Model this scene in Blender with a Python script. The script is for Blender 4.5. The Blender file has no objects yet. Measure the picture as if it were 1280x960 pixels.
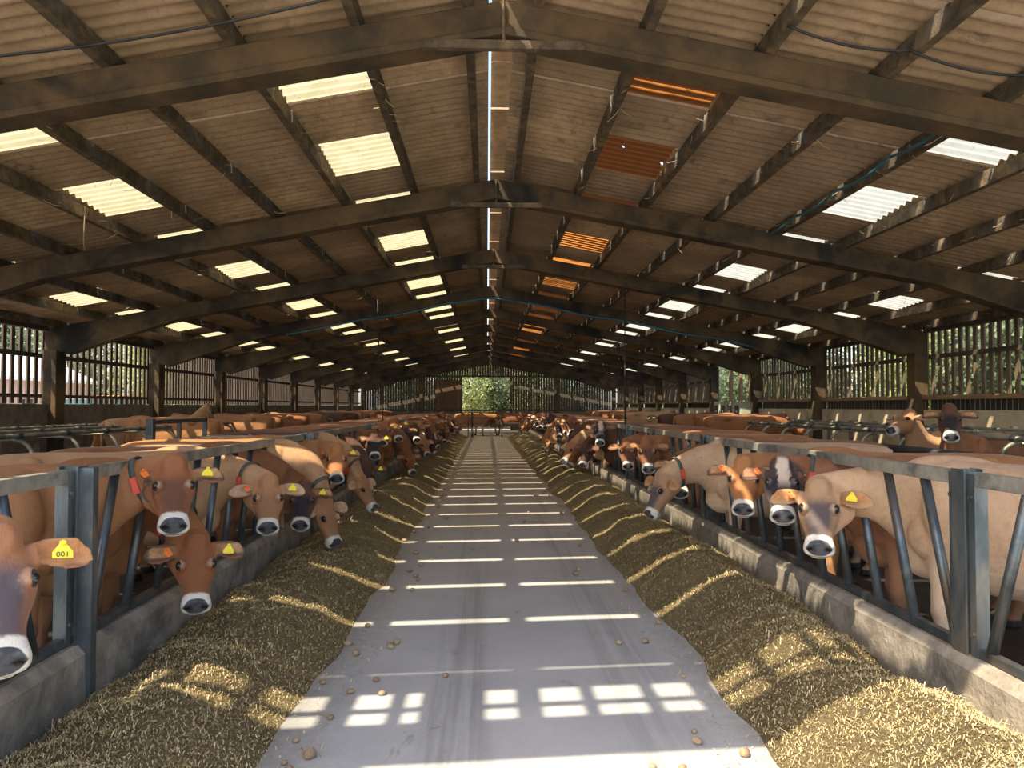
import bpy, bmesh, math, random
import numpy as np
from mathutils import Vector, Matrix, Quaternion, noise as mnoise

random.seed(7)
rng = np.random.default_rng(7)
SC = bpy.context.scene
COL = SC.collection
R = math.radians

# ------------------------------------------------------------------ camera
CAM = Vector((-0.13, 0.0, 1.74))
YAW, PITCH, FPX = R(1.85), R(1.67), 960.0
cd = bpy.data.cameras.new('camera')
cd.sensor_width = 36.0
cd.lens = 36.0 * FPX / 1280.0
cd.clip_start = 0.05
cd.clip_end = 500
cam = bpy.data.objects.new('camera', cd)
COL.objects.link(cam)
cam.location = CAM
cam.rotation_euler = (R(90) + PITCH, 0, -YAW)
SC.camera = cam

# ------------------------------------------------------------------ sky, sun, exposure
SUN_A, SUN_B = 0.49, 0.45            # horizontal travel of sunlight (x, y) per metre of drop
w = bpy.data.worlds.new('world')
SC.world = w
w.use_nodes = True
wt = w.node_tree
wt.nodes.clear()
wo = wt.nodes.new('ShaderNodeOutputWorld')
bg = wt.nodes.new('ShaderNodeBackground')
sky = wt.nodes.new('ShaderNodeTexSky')
sky.sky_type = 'NISHITA'
sky.sun_disc = False
sky.sun_elevation = R(57)
sky.sun_rotation = math.atan2(-SUN_A, -SUN_B)
sky.air_density = 1.0
sky.dust_density = 2.5
sky.ozone_density = 1.0
bg.inputs['Strength'].default_value = 0.52
wt.links.new(sky.outputs[0], bg.inputs[0])
wt.links.new(bg.outputs[0], wo.inputs[0])
sl = bpy.data.lights.new('sun', 'SUN')
sl.energy = 9.5
sl.angle = R(0.53)
sl.color = (1.0, 0.88, 0.68)
sun = bpy.data.objects.new('sun', sl)
COL.objects.link(sun)
sun.rotation_euler = Vector((SUN_A, SUN_B, -1)).to_track_quat('-Z', 'Y').to_euler()
sun.location = (-20, -20, 40)
SC.view_settings.view_transform = 'Standard'
SC.view_settings.look = 'None'
SC.view_settings.gamma = 1.0
SC.view_settings.use_curve_mapping = False
SC.view_settings.exposure = 0.08

# ------------------------------------------------------------------ node helpers
class NT:
    """a small builder for node expressions"""
    def __init__(s, name):
        s.m = bpy.data.materials.new(name)
        s.m.use_nodes = True
        s.t = s.m.node_tree
        s.t.nodes.clear()
        s.out = s.t.nodes.new('ShaderNodeOutputMaterial')
    def n(s, kind, **kw):
        nd = s.t.nodes.new(kind)
        for k, v in kw.items():
            setattr(nd, k, v)
        return nd
    def put(s, sock, v):
        if v is None:
            return
        if isinstance(v, bpy.types.NodeSocket):
            s.t.links.new(v, sock)
        elif isinstance(v, (tuple, list)) and len(v) == 3 and sock.type == 'RGBA':
            sock.default_value = (*v, 1)
        else:
            sock.default_value = v
    def math(s, op, a, b=None, c=None, clamp=False):
        nd = s.n('ShaderNodeMath', operation=op, use_clamp=clamp)
        for i, v in enumerate((a, b, c)):
            s.put(nd.inputs[i], v)
        return nd.outputs[0]
    def step(s, x, lo, hi):
        nd = s.n('ShaderNodeMapRange', interpolation_type='SMOOTHSTEP')
        s.put(nd.inputs[0], x)
        nd.inputs[1].default_value = lo
        nd.inputs[2].default_value = hi
        return nd.outputs[0]
    def mix(s, f, a, b, mode='MIX'):
        nd = s.n('ShaderNodeMix', data_type='RGBA', blend_type=mode)
        s.put(nd.inputs[0], f)
        s.put(nd.inputs[6], a)
        s.put(nd.inputs[7], b)
        return nd.outputs[2]
    def noise(s, scale, detail=4, rough=0.55, vec=None, dist=0.0):
        nd = s.n('ShaderNodeTexNoise')
        nd.inputs['Scale'].default_value = scale
        nd.inputs['Detail'].default_value = detail
        nd.inputs['Roughness'].default_value = rough
        nd.inputs['Distortion'].default_value = dist
        if vec is not None:
            s.t.links.new(vec, nd.inputs['Vector'])
        return nd.outputs['Fac']
    def coord(s, kind='Object', scale=None):
        tc = s.n('ShaderNodeTexCoord')
        if scale is None:
            return tc.outputs[kind]
        mp = s.n('ShaderNodeMapping')
        mp.inputs['Scale'].default_value = scale
        s.t.links.new(tc.outputs[kind], mp.inputs[0])
        return mp.outputs[0]
    def world(s, scale=(1, 1, 1)):
        g = s.n('ShaderNodeNewGeometry')
        mp = s.n('ShaderNodeMapping')
        mp.inputs['Scale'].default_value = scale
        s.t.links.new(g.outputs['Position'], mp.inputs[0])
        return mp.outputs[0]
    def sep(s, v):
        nd = s.n('ShaderNodeSeparateXYZ')
        s.t.links.new(v, nd.inputs[0])
        return nd.outputs
    def bump(s, h, strength=0.3, dist=0.02):
        nd = s.n('ShaderNodeBump')
        nd.inputs['Strength'].default_value = strength
        nd.inputs['Distance'].default_value = dist
        s.put(nd.inputs['Height'], h)
        return nd.outputs[0]
    def bsdf(s, color, rough=0.7, metal=0.0, normal=None, spec=0.4):
        b = s.n('ShaderNodeBsdfPrincipled')
        s.put(b.inputs['Base Color'], color)
        s.put(b.inputs['Roughness'], rough)
        s.put(b.inputs['Metallic'], metal)
        b.inputs['Specular IOR Level'].default_value = spec
        if normal is not None:
            s.t.links.new(normal, b.inputs['Normal'])
        s.t.links.new(b.outputs[0], s.out.inputs[0])
        return b

MATS = {}
def simple(name, c0, c1, scale=6.0, rough=0.75, metal=0.0, bump=0.25, stretch=(1, 1, 1), world=True, c2=None, spec=0.4, bscale=None):
    t = NT(name)
    v = t.world(stretch) if world else t.coord('Object', stretch)
    n1 = t.noise(scale, 6, 0.62, v)
    col = t.mix(t.step(n1, 0.32, 0.68), c0, c1)
    if c2 is not None:
        n2 = t.noise(scale * 0.35, 5, 0.65, v, 0.6)
        col = t.mix(t.step(n2, 0.50, 0.68), col, c2)
    n3 = t.noise(bscale or scale * 6, 3, 0.6, v)
    t.bsdf(col, rough, metal, t.bump(n3, bump, 0.02), spec)
    MATS[name] = t.m
    return t.m

# concrete lane with tyre marks and damp blotches
def lane_mat():
    t = NT('lane_concrete')
    g = t.world()
    x, y, z = t.sep(g)
    n1 = t.noise(0.9, 6, 0.65, g)
    n2 = t.noise(9.0, 6, 0.7, g)
    n3 = t.noise(60.0, 3, 0.7, g)
    c = t.mix(t.step(n1, 0.3, 0.7), (0.37, 0.37, 0.365), (0.48, 0.478, 0.465))
    c = t.mix(t.step(n2, 0.35, 0.75), c, (0.42, 0.415, 0.40))
    c = t.mix(t.math('MULTIPLY', t.step(n3, 0.56, 0.75), 0.45), c, (0.20, 0.19, 0.17))
    wv = t.noise(1.0, 5, 0.7, t.world((5.0, 0.12, 1)))
    tr = t.math('SUBTRACT', 1.0, t.step(t.math('ABSOLUTE', t.math('SUBTRACT', t.math('ABSOLUTE', t.math('SUBTRACT', x, 0.25)), 0.55)), 0.06, 0.34))
    c = t.mix(t.math('MULTIPLY', t.math('MULTIPLY', tr, t.step(wv, 0.42, 0.66)), 0.55), c, (0.17, 0.165, 0.155))
    # worn brown film further into the shed and along the feed
    edge = t.step(t.math('ADD', t.math('ABSOLUTE', t.math('SUBTRACT', x, 0.1)), t.math('MULTIPLY', n2, 0.5)), 1.15, 1.75)
    c = t.mix(t.math('MULTIPLY', edge, 0.6), c, (0.13, 0.115, 0.08))
    st = t.noise(2.4, 4, 0.7, g, 1.0)
    c = t.mix(t.math('MULTIPLY', t.step(st, 0.63, 0.72), 0.5), c, (0.15, 0.14, 0.12))
    dirt = t.step(t.math('ADD', y, t.math('MULTIPLY', n1, 4.0)), 6.0, 22.0)
    c = t.mix(t.math('MULTIPLY', dirt, 0.8), c, (0.37, 0.295, 0.18))
    t.bsdf(c, 0.72, 0, t.bump(t.math('ADD', n2, n3), 0.22, 0.012), 0.35)
    MATS['lane'] = t.m
lane_mat()

def mud_mat():
    simple('slurry', (0.016, 0.014, 0.011), (0.04, 0.033, 0.025), 3.0, 0.5, 0, 0.4)
mud_mat()
simple('yard', (0.42, 0.39, 0.33), (0.58, 0.54, 0.46), 1.5, 0.9)
simple('apron', (0.56, 0.52, 0.44), (0.70, 0.66, 0.57), 1.5, 0.9)  # unseen front ground, colour lightened to bounce sun onto the near roof
simple('grass', (0.06, 0.12, 0.025), (0.13, 0.2, 0.04), 4.0, 0.9)
simple('kerb', (0.19, 0.16, 0.12), (0.36, 0.31, 0.24), 5.0, 0.85, 0, 0.45, c2=(0.11, 0.10, 0.09))
simple('concrete_wall', (0.50, 0.41, 0.27), (0.62, 0.52, 0.36), 3.0, 0.9, 0, 0.3, c2=(0.38, 0.29, 0.18))
simple('block_wall', (0.13, 0.105, 0.08), (0.20, 0.165, 0.12), 5.0, 0.9, 0, 0.3, c2=(0.09, 0.075, 0.06))
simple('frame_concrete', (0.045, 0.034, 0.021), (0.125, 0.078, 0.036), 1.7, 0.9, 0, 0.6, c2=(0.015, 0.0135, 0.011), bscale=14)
simple('purlin', (0.055, 0.042, 0.028), (0.13, 0.096, 0.060), 8.0, 0.9, 0, 0.5, c2=(0.20, 0.14, 0.07))
simple('ridge_board', (0.42, 0.30, 0.18), (0.58, 0.43, 0.28), 8.0, 0.9, 0, 0.5)
simple('slat_wood', (0.13, 0.09, 0.055), (0.21, 0.15, 0.095), 3.0, 0.85, 0, 0.4, stretch=(6, 6, 0.6))
simple('sill_wood', (0.25, 0.15, 0.08), (0.36, 0.23, 0.13), 3.0, 0.8, 0, 0.4, stretch=(6, 0.6, 6))
simple('dark_wood', (0.06, 0.045, 0.032), (0.11, 0.08, 0.055), 3.0, 0.85, 0, 0.4, stretch=(6, 6, 0.6))
simple('door_wood', (0.09, 0.05, 0.025), (0.14, 0.08, 0.04), 3.0, 0.85, 0, 0.4, stretch=(6, 6, 0.6))
simple('galvanised', (0.085, 0.105, 0.115), (0.19, 0.21, 0.215), 7.0, 0.42, 0.7, 0.12, c2=(0.27, 0.25, 0.21), stretch=(1, 1, 0.35))
simple('rail_steel', (0.27, 0.255, 0.215), (0.42, 0.395, 0.33), 7.0, 0.5, 0.4, 0.15, c2=(0.12, 0.13, 0.125))
simple('bar_steel', (0.065, 0.08, 0.09), (0.14, 0.155, 0.16), 6.0, 0.4, 0.65, 0.15, c2=(0.13, 0.105, 0.085))
simple('pipe_steel', (0.20, 0.185, 0.14), (0.33, 0.30, 0.225), 5.0, 0.42, 0.55, 0.12, c2=(0.11, 0.10, 0.085))
simple('rubber', (0.02, 0.021, 0.023), (0.05, 0.05, 0.05), 8.0, 0.6)
simple('rust', (0.16, 0.06, 0.025), (0.28, 0.11, 0.04), 12.0, 0.8)
simple('bolt', (0.55, 0.53, 0.48), (0.75, 0.73, 0.68), 20.0, 0.3, 0.6)
simple('blue_pipe', (0.02, 0.09, 0.12), (0.03, 0.14, 0.17), 4.0, 0.4)
simple('cable_black', (0.012, 0.012, 0.013), (0.03, 0.03, 0.03), 8.0, 0.5)
simple('white_sheet', (0.80, 0.79, 0.75), (0.9, 0.88, 0.84), 1.0, 0.6)
simple('pink_render', (0.50, 0.33, 0.25), (0.58, 0.40, 0.31), 1.0, 0.9)
simple('bark', (0.06, 0.045, 0.03), (0.12, 0.095, 0.07), 6.0, 0.95, 0, 0.6)
simple('teal_plastic', (0.03, 0.10, 0.11), (0.05, 0.15, 0.155), 3.0, 0.45)
simple('orange_plastic', (0.75, 0.22, 0.04), (0.85, 0.28, 0.05), 3.0, 0.45)
simple('cabinet', (0.36, 0.37, 0.27), (0.46, 0.47, 0.36), 4.0, 0.5)
simple('dark_glass', (0.02, 0.025, 0.035), (0.04, 0.05, 0.065), 4.0, 0.15)
simple('tag_yellow', (0.85, 0.68, 0.03), (0.92, 0.75, 0.06), 20.0, 0.45, world=False)
simple('tag_orange', (0.85, 0.16, 0.03), (0.92, 0.22, 0.05), 20.0, 0.45, world=False)
simple('tag_red', (0.55, 0.06, 0.035), (0.65, 0.09, 0.05), 20.0, 0.45, world=False)
simple('strap', (0.05, 0.06, 0.05), (0.09, 0.10, 0.085), 20.0, 0.7, world=False)
simple('ink', (0.02, 0.02, 0.02), (0.04, 0.04, 0.04), 20.0, 0.6, world=False)
simple('straw_dry', (0.42, 0.32, 0.18), (0.62, 0.50, 0.32), 20.0, 0.8)
simple('potato', (0.24, 0.15, 0.08), (0.42, 0.30, 0.18), 8.0, 0.8)
simple('eye', (0.006, 0.005, 0.005), (0.014, 0.010, 0.008), 20.0, 0.06, 0, 0.0, world=False, spec=0.8)

def roof_mat():
    t = NT('roof_sheet')
    g = t.world()
    n1 = t.noise(1.1, 6, 0.65, g)
    n2 = t.noise(14.0, 5, 0.75, g)
    oi = t.n('ShaderNodeObjectInfo')
    c = t.mix(t.step(n1, 0.35, 0.65), (0.32, 0.218, 0.128), (0.49, 0.345, 0.212))
    c = t.mix(t.math('MULTIPLY', t.step(n2, 0.45, 0.7), 0.55), c, (0.20, 0.145, 0.095))
    rv = t.math('MULTIPLY', t.math('SUBTRACT', oi.outputs['Random'], 0.5), 0.5)
    c = t.mix(t.math('MULTIPLY', oi.outputs['Random'], 0.55), c, (0.17, 0.13, 0.095))
    n3 = t.noise(2.2, 5, 0.7, g, 1.0)
    c = t.mix(t.math('MULTIPLY', t.step(n3, 0.57, 0.72), 0.7), c, (0.10, 0.075, 0.055))
    t.bsdf(c, 0.95, 0, t.bump(n2, 0.5, 0.02), 0.15)
    MATS['roof'] = t.m
roof_mat()

def skylight_mat(name, c0, c1, dirt, dirtc, trans=0.85, lo=0.55, hi=0.72):
    t = NT(name)
    g = t.world()
    n1 = t.noise(3.0, 5, 0.7, g)
    n2 = t.noise(9.0, 5, 0.75, g, 0.8)
    c = t.mix(t.step(n1, 0.3, 0.7), c0, c1)
    c = t.mix(t.math('MULTIPLY', t.step(n2, lo, hi), dirt), c, dirtc)
    d = t.n('ShaderNodeBsdfDiffuse')
    tr = t.n('ShaderNodeBsdfTranslucent')
    t.put(d.inputs[0], c)
    t.put(tr.inputs[0], c)
    mx = t.n('ShaderNodeMixShader')
    mx.inputs[0].default_value = trans
    t.t.links.new(d.outputs[0], mx.inputs[1])
    t.t.links.new(tr.outputs[0], mx.inputs[2])
    t.t.links.new(mx.outputs[0], t.out.inputs[0])
    MATS[name] = t.m
skylight_mat('skylight', (0.38, 0.325, 0.175), (0.46, 0.40, 0.235), 0.5, (0.2, 0.13, 0.045))
skylight_mat('skylight_white', (0.43, 0.415, 0.33), (0.51, 0.49, 0.395), 0.5, (0.23, 0.18, 0.09))
def rust_mat():
    """old orange sheet: bright ribs, dirt lying between them, a few holes"""
    t = NT('skylight_rust')
    g = t.world()
    x, y, z = t.sep(g)
    ph = t.math('MULTIPLY', t.math('ADD', y, t.math('MULTIPLY', t.noise(2.0, 3, 0.5, g), 0.03)), 2 * math.pi * 8 / SWR)
    rib = t.step(t.math('SINE', ph), 0.35, 0.95)
    n2 = t.noise(7.0, 5, 0.7, g, 0.8)
    c = t.mix(t.math('MULTIPLY', rib, t.step(n2, 0.25, 0.5)), (0.05, 0.017, 0.005), (0.58, 0.21, 0.04))
    d = t.n('ShaderNodeBsdfDiffuse')
    tr = t.n('ShaderNodeBsdfTranslucent')
    t.put(d.inputs[0], c)
    t.put(tr.inputs[0], c)
    mx = t.n('ShaderNodeMixShader')
    mx.inputs[0].default_value = 0.75
    t.t.links.new(d.outputs[0], mx.inputs[1])
    t.t.links.new(tr.outputs[0], mx.inputs[2])
    tp = t.n('ShaderNodeBsdfTransparent')
    m2 = t.n('ShaderNodeMixShader')
    hole = t.step(t.noise(5.5, 2, 0.5, g, 0.3), 0.735, 0.74)
    t.t.links.new(hole, m2.inputs[0])
    t.t.links.new(mx.outputs[0], m2.inputs[1])
    t.t.links.new(tp.outputs[0], m2.inputs[2])
    t.t.links.new(m2.outputs[0], t.out.inputs[0])
    MATS['skylight_rust'] = t.m
SWR = 1.155
rust_mat()

def leaf_mat():
    for nm, c0, c1 in (('leaf', (0.12, 0.16, 0.085), (0.26, 0.30, 0.17)), ('leaf_pale', (0.27, 0.32, 0.12), (0.50, 0.53, 0.26))):
        t = NT(nm)
        n1 = t.noise(1.2, 4, 0.6, t.world())
        c = t.mix(t.step(n1, 0.35, 0.65), c0, c1)
        d = t.n('ShaderNodeBsdfDiffuse')
        tr = t.n('ShaderNodeBsdfTranslucent')
        t.put(d.inputs[0], c)
        t.put(tr.inputs[0], c)
        mx = t.n('ShaderNodeMixShader')
        mx.inputs[0].default_value = 0.4
        t.t.links.new(d.outputs[0], mx.inputs[1])
        t.t.links.new(tr.outputs[0], mx.inputs[2])
        t.t.links.new(mx.outputs[0], t.out.inputs[0])
        MATS[nm] = t.m
leaf_mat()

def feed_mat():
    t = NT('feed')
    g = t.world()
    n1 = t.noise(2.0, 6, 0.7, g)
    n2 = t.noise(45.0, 5, 0.8, t.world((1, 1, 1)), 2.0)
    n3 = t.noise(110.0, 3, 0.8, g, 1.5)
    c = t.mix(t.step(n1, 0.3, 0.7), (0.31, 0.235, 0.115), (0.47, 0.36, 0.18))
    c = t.mix(t.step(n2, 0.42, 0.62), c, (0.17, 0.13, 0.065))
    c = t.mix(t.math('MULTIPLY', t.step(n3, 0.56, 0.68), 0.8), c, (0.72, 0.56, 0.29))
    t.bsdf(c, 0.95, 0, t.bump(t.math('ADD', n2, n3), 1.0, 0.035), 0.1)
    MATS['feed'] = t.m
    t = NT('straw')
    at = t.n('ShaderNodeAttribute', attribute_name='tint')
    c = t.mix(at.outputs['Fac'], (0.26, 0.20, 0.095), (0.82, 0.64, 0.33))
    t.bsdf(c, 0.85, 0, None, 0.2)
    MATS['straw'] = t.m
feed_mat()

# ------------------------------------------------------------------ mesh helpers
class MB:
    def __init__(s):
        s.v, s.f = [], []
    def add(s, vs, fs):
        o = len(s.v)
        s.v += [tuple(p) for p in vs]
        s.f += [tuple(i + o for i in f) for f in fs]
        return s
    def box(s, x0, x1, y0, y1, z0, z1, mtx=None):
        vs = [(x, y, z) for z in (z0, z1) for y in (y0, y1) for x in (x0, x1)]
        if mtx is not None:
            vs = [tuple(mtx @ Vector(p)) for p in vs]
        return s.add(vs, [(0, 2, 3, 1), (4, 5, 7, 6), (0, 1, 5, 4), (2, 6, 7, 3), (0, 4, 6, 2), (1, 3, 7, 5)])
    def prism(s, poly, y0, y1):
        """polygon in x-z extruded along y"""
        n = len(poly)
        vs = [(x, y0, z) for x, z in poly] + [(x, y1, z) for x, z in poly]
        fs = [tuple(range(n)), tuple(range(2 * n - 1, n - 1, -1))]
        fs += [(i + n, (i + 1) % n + n, (i + 1) % n, i) for i in range(n)]
        return s.add(vs, fs)
    def tube(s, pts, r, n=8, cap=True):
        pts = [Vector(p) for p in pts]
        rs = r if isinstance(r, (list, tuple)) else [r] * len(pts)
        T = [(pts[min(i + 1, len(pts) - 1)] - pts[max(i - 1, 0)]).normalized() for i in range(len(pts))]
        u = T[0].orthogonal().normalized()
        vs, fs = [], []
        for i, p in enumerate(pts):
            u = (u - T[i] * u.dot(T[i])).normalized()
            v = T[i].cross(u)
            for k in range(n):
                a = 2 * math.pi * k / n
                vs.append(p + (u * math.cos(a) + v * math.sin(a)) * rs[i])
        for i in range(len(pts) - 1):
            for k in range(n):
                a, b = i * n + k, i * n + (k + 1) % n
                fs.append((a, b, b + n, a + n))
        if cap:
            fs.append(tuple(range(n - 1, -1, -1)))
            m = (len(pts) - 1) * n
            fs.append(tuple(range(m, m + n)))
        return s.add(vs, fs)
    def mesh(s, name, mat=None, smooth=False):
        me = bpy.data.meshes.new(name)
        me.from_pydata(s.v, [], s.f)
        me.update()
        if mat:
            me.materials.append(MATS[mat] if isinstance(mat, str) else mat)
        if smooth:
            me.polygons.foreach_set('use_smooth', [True] * len(me.polygons))
        return me
    def build(s, name, mat=None, parent=None, smooth=False, loc=None, bevel=0.0):
        return link(name, s.mesh(name, mat, smooth), parent, loc, bevel)

def link(name, me, parent=None, loc=None, bevel=0.0):
    o = bpy.data.objects.new(name, me)
    COL.objects.link(o)
    if parent is not None:
        o.parent = parent
    if loc is not None:
        o.location = loc
    if bevel:
        b = o.modifiers.new('bevel', 'BEVEL')
        b.width = bevel
        b.segments = 2
        b.limit_method = 'ANGLE'
    return o

def tag(o, label=None, cat=None, group=None, kind=None):
    if label:
        o['label'] = label
    if cat:
        o['category'] = cat
    if group:
        o['group'] = group
    if kind:
        o['kind'] = kind
    return o

def empty(name, loc=(0, 0, 0), rz=0.0):
    o = bpy.data.objects.new(name, None)
    COL.objects.link(o)
    o.location = loc
    o.rotation_euler = (0, 0, rz)
    o.empty_display_size = 0.2
    return o

ORD = ['first', 'second', 'third', 'fourth', 'fifth', 'sixth', 'seventh', 'eighth', 'ninth', 'tenth', 'eleventh', 'twelfth',
       'thirteenth', 'fourteenth', 'fifteenth', 'sixteenth', 'seventeenth', 'eighteenth', 'nineteenth', 'twentieth']

def on_plane_x(px, py, X):
    """where the line of sight through a photograph pixel meets the upright plane x = X"""
    d = Vector(((px - 640) / FPX, 1.0, -(py - 480) / FPX))
    d = Matrix.Rotation(-YAW, 3, 'Z') @ (Matrix.Rotation(PITCH, 3, 'X') @ d)
    return CAM + d * ((X - CAM.x) / d.x)

# ------------------------------------------------------------------ dimensions
BAY, Y0 = 4.95, 1.34
NB = 11
YEND = Y0 + NB * BAY                 # 55.79, the far gable
HALF = 9.10
ZT = 5.065                           # top of the rafters at the ridge
ZS = ZT + 0.19                       # roof sheets
SLOPE = 0.187
FX = 2.40                            # feed fence half spacing
KH, RH = 0.45, 1.40                  # kerb and top rail height
def roof_z(x, base=5.25):
    return base - SLOPE * abs(x)

# ------------------------------------------------------------------ floor and ground
fl = MB().box(-FX - 0.14, FX + 0.14, 1.5, YEND + 8, -0.2, 0.0).build('floor', 'lane')
tag(fl, 'grey concrete feed passage running down the middle of the barn', kind='structure')
for sx, nm in ((-1, 'left'), (1, 'right')):
    a, b = sorted((sx * (FX + 0.14), sx * 9.24))
    o = MB().box(a, b, 1.5, YEND + 8, -0.2, -0.004).build('floor', 'slurry')
    tag(o, 'dark wet standing floor behind the %s feed barrier' % nm, kind='structure')
    a, b = sorted((sx * 9.24, sx * 90))
    o = MB().box(a, b, -40, 120, -0.25, -0.02).build('floor', 'yard' if sx < 0 else 'grass')
    tag(o, ('pale sunlit yard outside the left wall' if sx < 0 else 'grassy ground outside the right wall'), kind='structure')
o = MB().box(-9.24, 9.24, -40, 1.5, -0.25, -0.01).build('floor', 'apron')
tag(o, 'unseen pale concrete apron bouncing light into the open barn front', kind='structure')
o = MB().box(-9.24, 9.24, YEND + 8, 120, -0.25, -0.01).build('floor', 'grass')
tag(o, 'grassy ground beyond the far doorway', kind='structure')

# kerbs under the feed barriers
for sx, nm, num in ((-1, 'left', 1), (1, 'right', 2)):
    mb = MB()
    inner, outer = sx * (FX - 0.10), sx * (FX + 0.14)
    kn = 190
    ys = np.linspace(0.9, YEND - 8.6, kn)
    prof = [(inner, 0.0), (inner - sx * 0.0, KH - 0.05), (inner + sx * 0.045, KH), (outer - sx * 0.03, KH), (outer, KH - 0.03), (outer, 0.0)]
    vs = []
    for i, y in enumerate(ys):
        for j, (x, z) in enumerate(prof):
            dz = 0.012 * mnoise.noise((x * 2, y * 1.3, z * 3)) if j in (1, 2, 3, 4) else 0
            dx = 0.010 * mnoise.noise((x * 2 + 9, y * 1.7, z * 3)) if j in (0, 1, 2) else 0
            vs.append((x + dx, y, z + dz))
    m = len(prof)
    fs = [tuple(i * m + k for k in (j, j + 1)) + tuple((i + 1) * m + k for k in (j + 1, j)) for i in range(kn - 1) for j in range(m - 1)]
    fs += [tuple(range(m)), tuple((kn - 1) * m + k for k in range(m - 1, -1, -1))]
    if sx > 0:
        fs = [f[::-1] for f in fs]
    mb.add(vs, fs)
    o = mb.build('trim_%d' % num, 'kerb')
    tag(o, 'low worn concrete kerb under the %s feed barrier' % nm, kind='structure')

# ------------------------------------------------------------------ portal frames
FRAME_LABEL = ['concrete portal frame above the open barn front', 'nearest concrete portal frame crossing the top of the view with steel collar tie']
for k in range(NB + 1):
    y = Y0 + k * BAY if k else 2.0
    fr = empty('portal_frame', (0, y, 0))
    lab = FRAME_LABEL[k] if k < 2 else ('%s concrete portal frame counted from the camera down the barn' % ORD[k - 1] if k < NB else 'farthest concrete portal frame standing against the slatted end wall')
    tag(fr, lab, 'frame', 'concrete portal frames')
    for sx in (-1, 1):
        # column with a stepped head
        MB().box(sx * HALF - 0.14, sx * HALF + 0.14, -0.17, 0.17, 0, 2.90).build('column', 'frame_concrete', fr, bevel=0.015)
        zt = lambda x: ZT - SLOPE * abs(x)
        poly = [(0, ZT), (sx * 9.25, zt(9.25)), (sx * 9.25, 2.86), (sx * 8.80, 2.86), (sx * 6.5, zt(6.5) - 0.235), (0, ZT - 0.235)]
        if sx > 0:
            poly = poly[::-1]
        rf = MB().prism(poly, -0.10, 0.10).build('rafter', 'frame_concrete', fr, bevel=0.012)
        # lower flange under the rafter
        pl = [(0, ZT - 0.23), (sx * 6.5, zt(6.5) - 0.23), (sx * 8.80, 2.87), (sx * 8.80, 2.81), (sx * 6.5, zt(6.5) - 0.295), (0, ZT - 0.295)]
        if sx > 0:
            pl = pl[::-1]
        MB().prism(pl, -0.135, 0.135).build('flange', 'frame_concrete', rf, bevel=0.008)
    if k in (1, 2, 3):
        MB().box(-0.66, 0.66, -0.16, -0.10, ZT - 0.43, ZT - 0.36).build('collar_tie', 'purlin', fr)
        MB().tube([(0, -0.125, ZT - 0.40), (0, -0.125, ZT - 0.02)], 0.014, 6).build('tie_rod', 'purlin', fr)

# ------------------------------------------------------------------ roof: sheets, skylights, purlins
PURL = [0.29, 1.21, 2.20, 3.20, 4.20, 5.20, 6.20, 7.20, 8.20, 9.08]
ROWS = [(0.12, 1.28, 0), (1.18, 2.25, 1), (2.15, 4.27, 0), (4.17, 5.25, 1), (5.15, 7.27, 0), (7.17, 8.25, 1), (8.15, 9.45, 0)]
SW, SP, SY = 1.155, 1.24, 6.61       # sheet width, spacing, phase
J0, J1 = -4, 40
def sheet_mesh(d0, d1, sx, mat, lift=0.0, notch=None):
    nc, per = 8, 6
    n = nc * per
    vs, fs = [], []
    nl = 3
    for i in range(n + 1):
        yy = -SW / 2 + SW * i / n
        wv = 0.030 * math.cos(2 * math.pi * i / per)
        tilt = -0.036 * (yy / (SW / 2))          # near edge rides up over the gap, far edge dips
        for l in range(nl):
            d = d0 + (d1 - d0) * l / (nl - 1)
            sag = 0.0
            vs.append((sx * d, yy, roof_z(d, ZS) + wv + tilt + lift + sag))
    fs = []
    for i in range(n):
        for l in range(nl - 1):
            a = i * nl + l
            q = (a, a + 1, a + nl + 1, a + nl)
            fs.append(q if sx > 0 else q[::-1])
    mb = MB().add(vs, fs)
    me = mb.mesh('roof_sheet', mat, True)
    return me
SHEETS = {}
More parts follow.
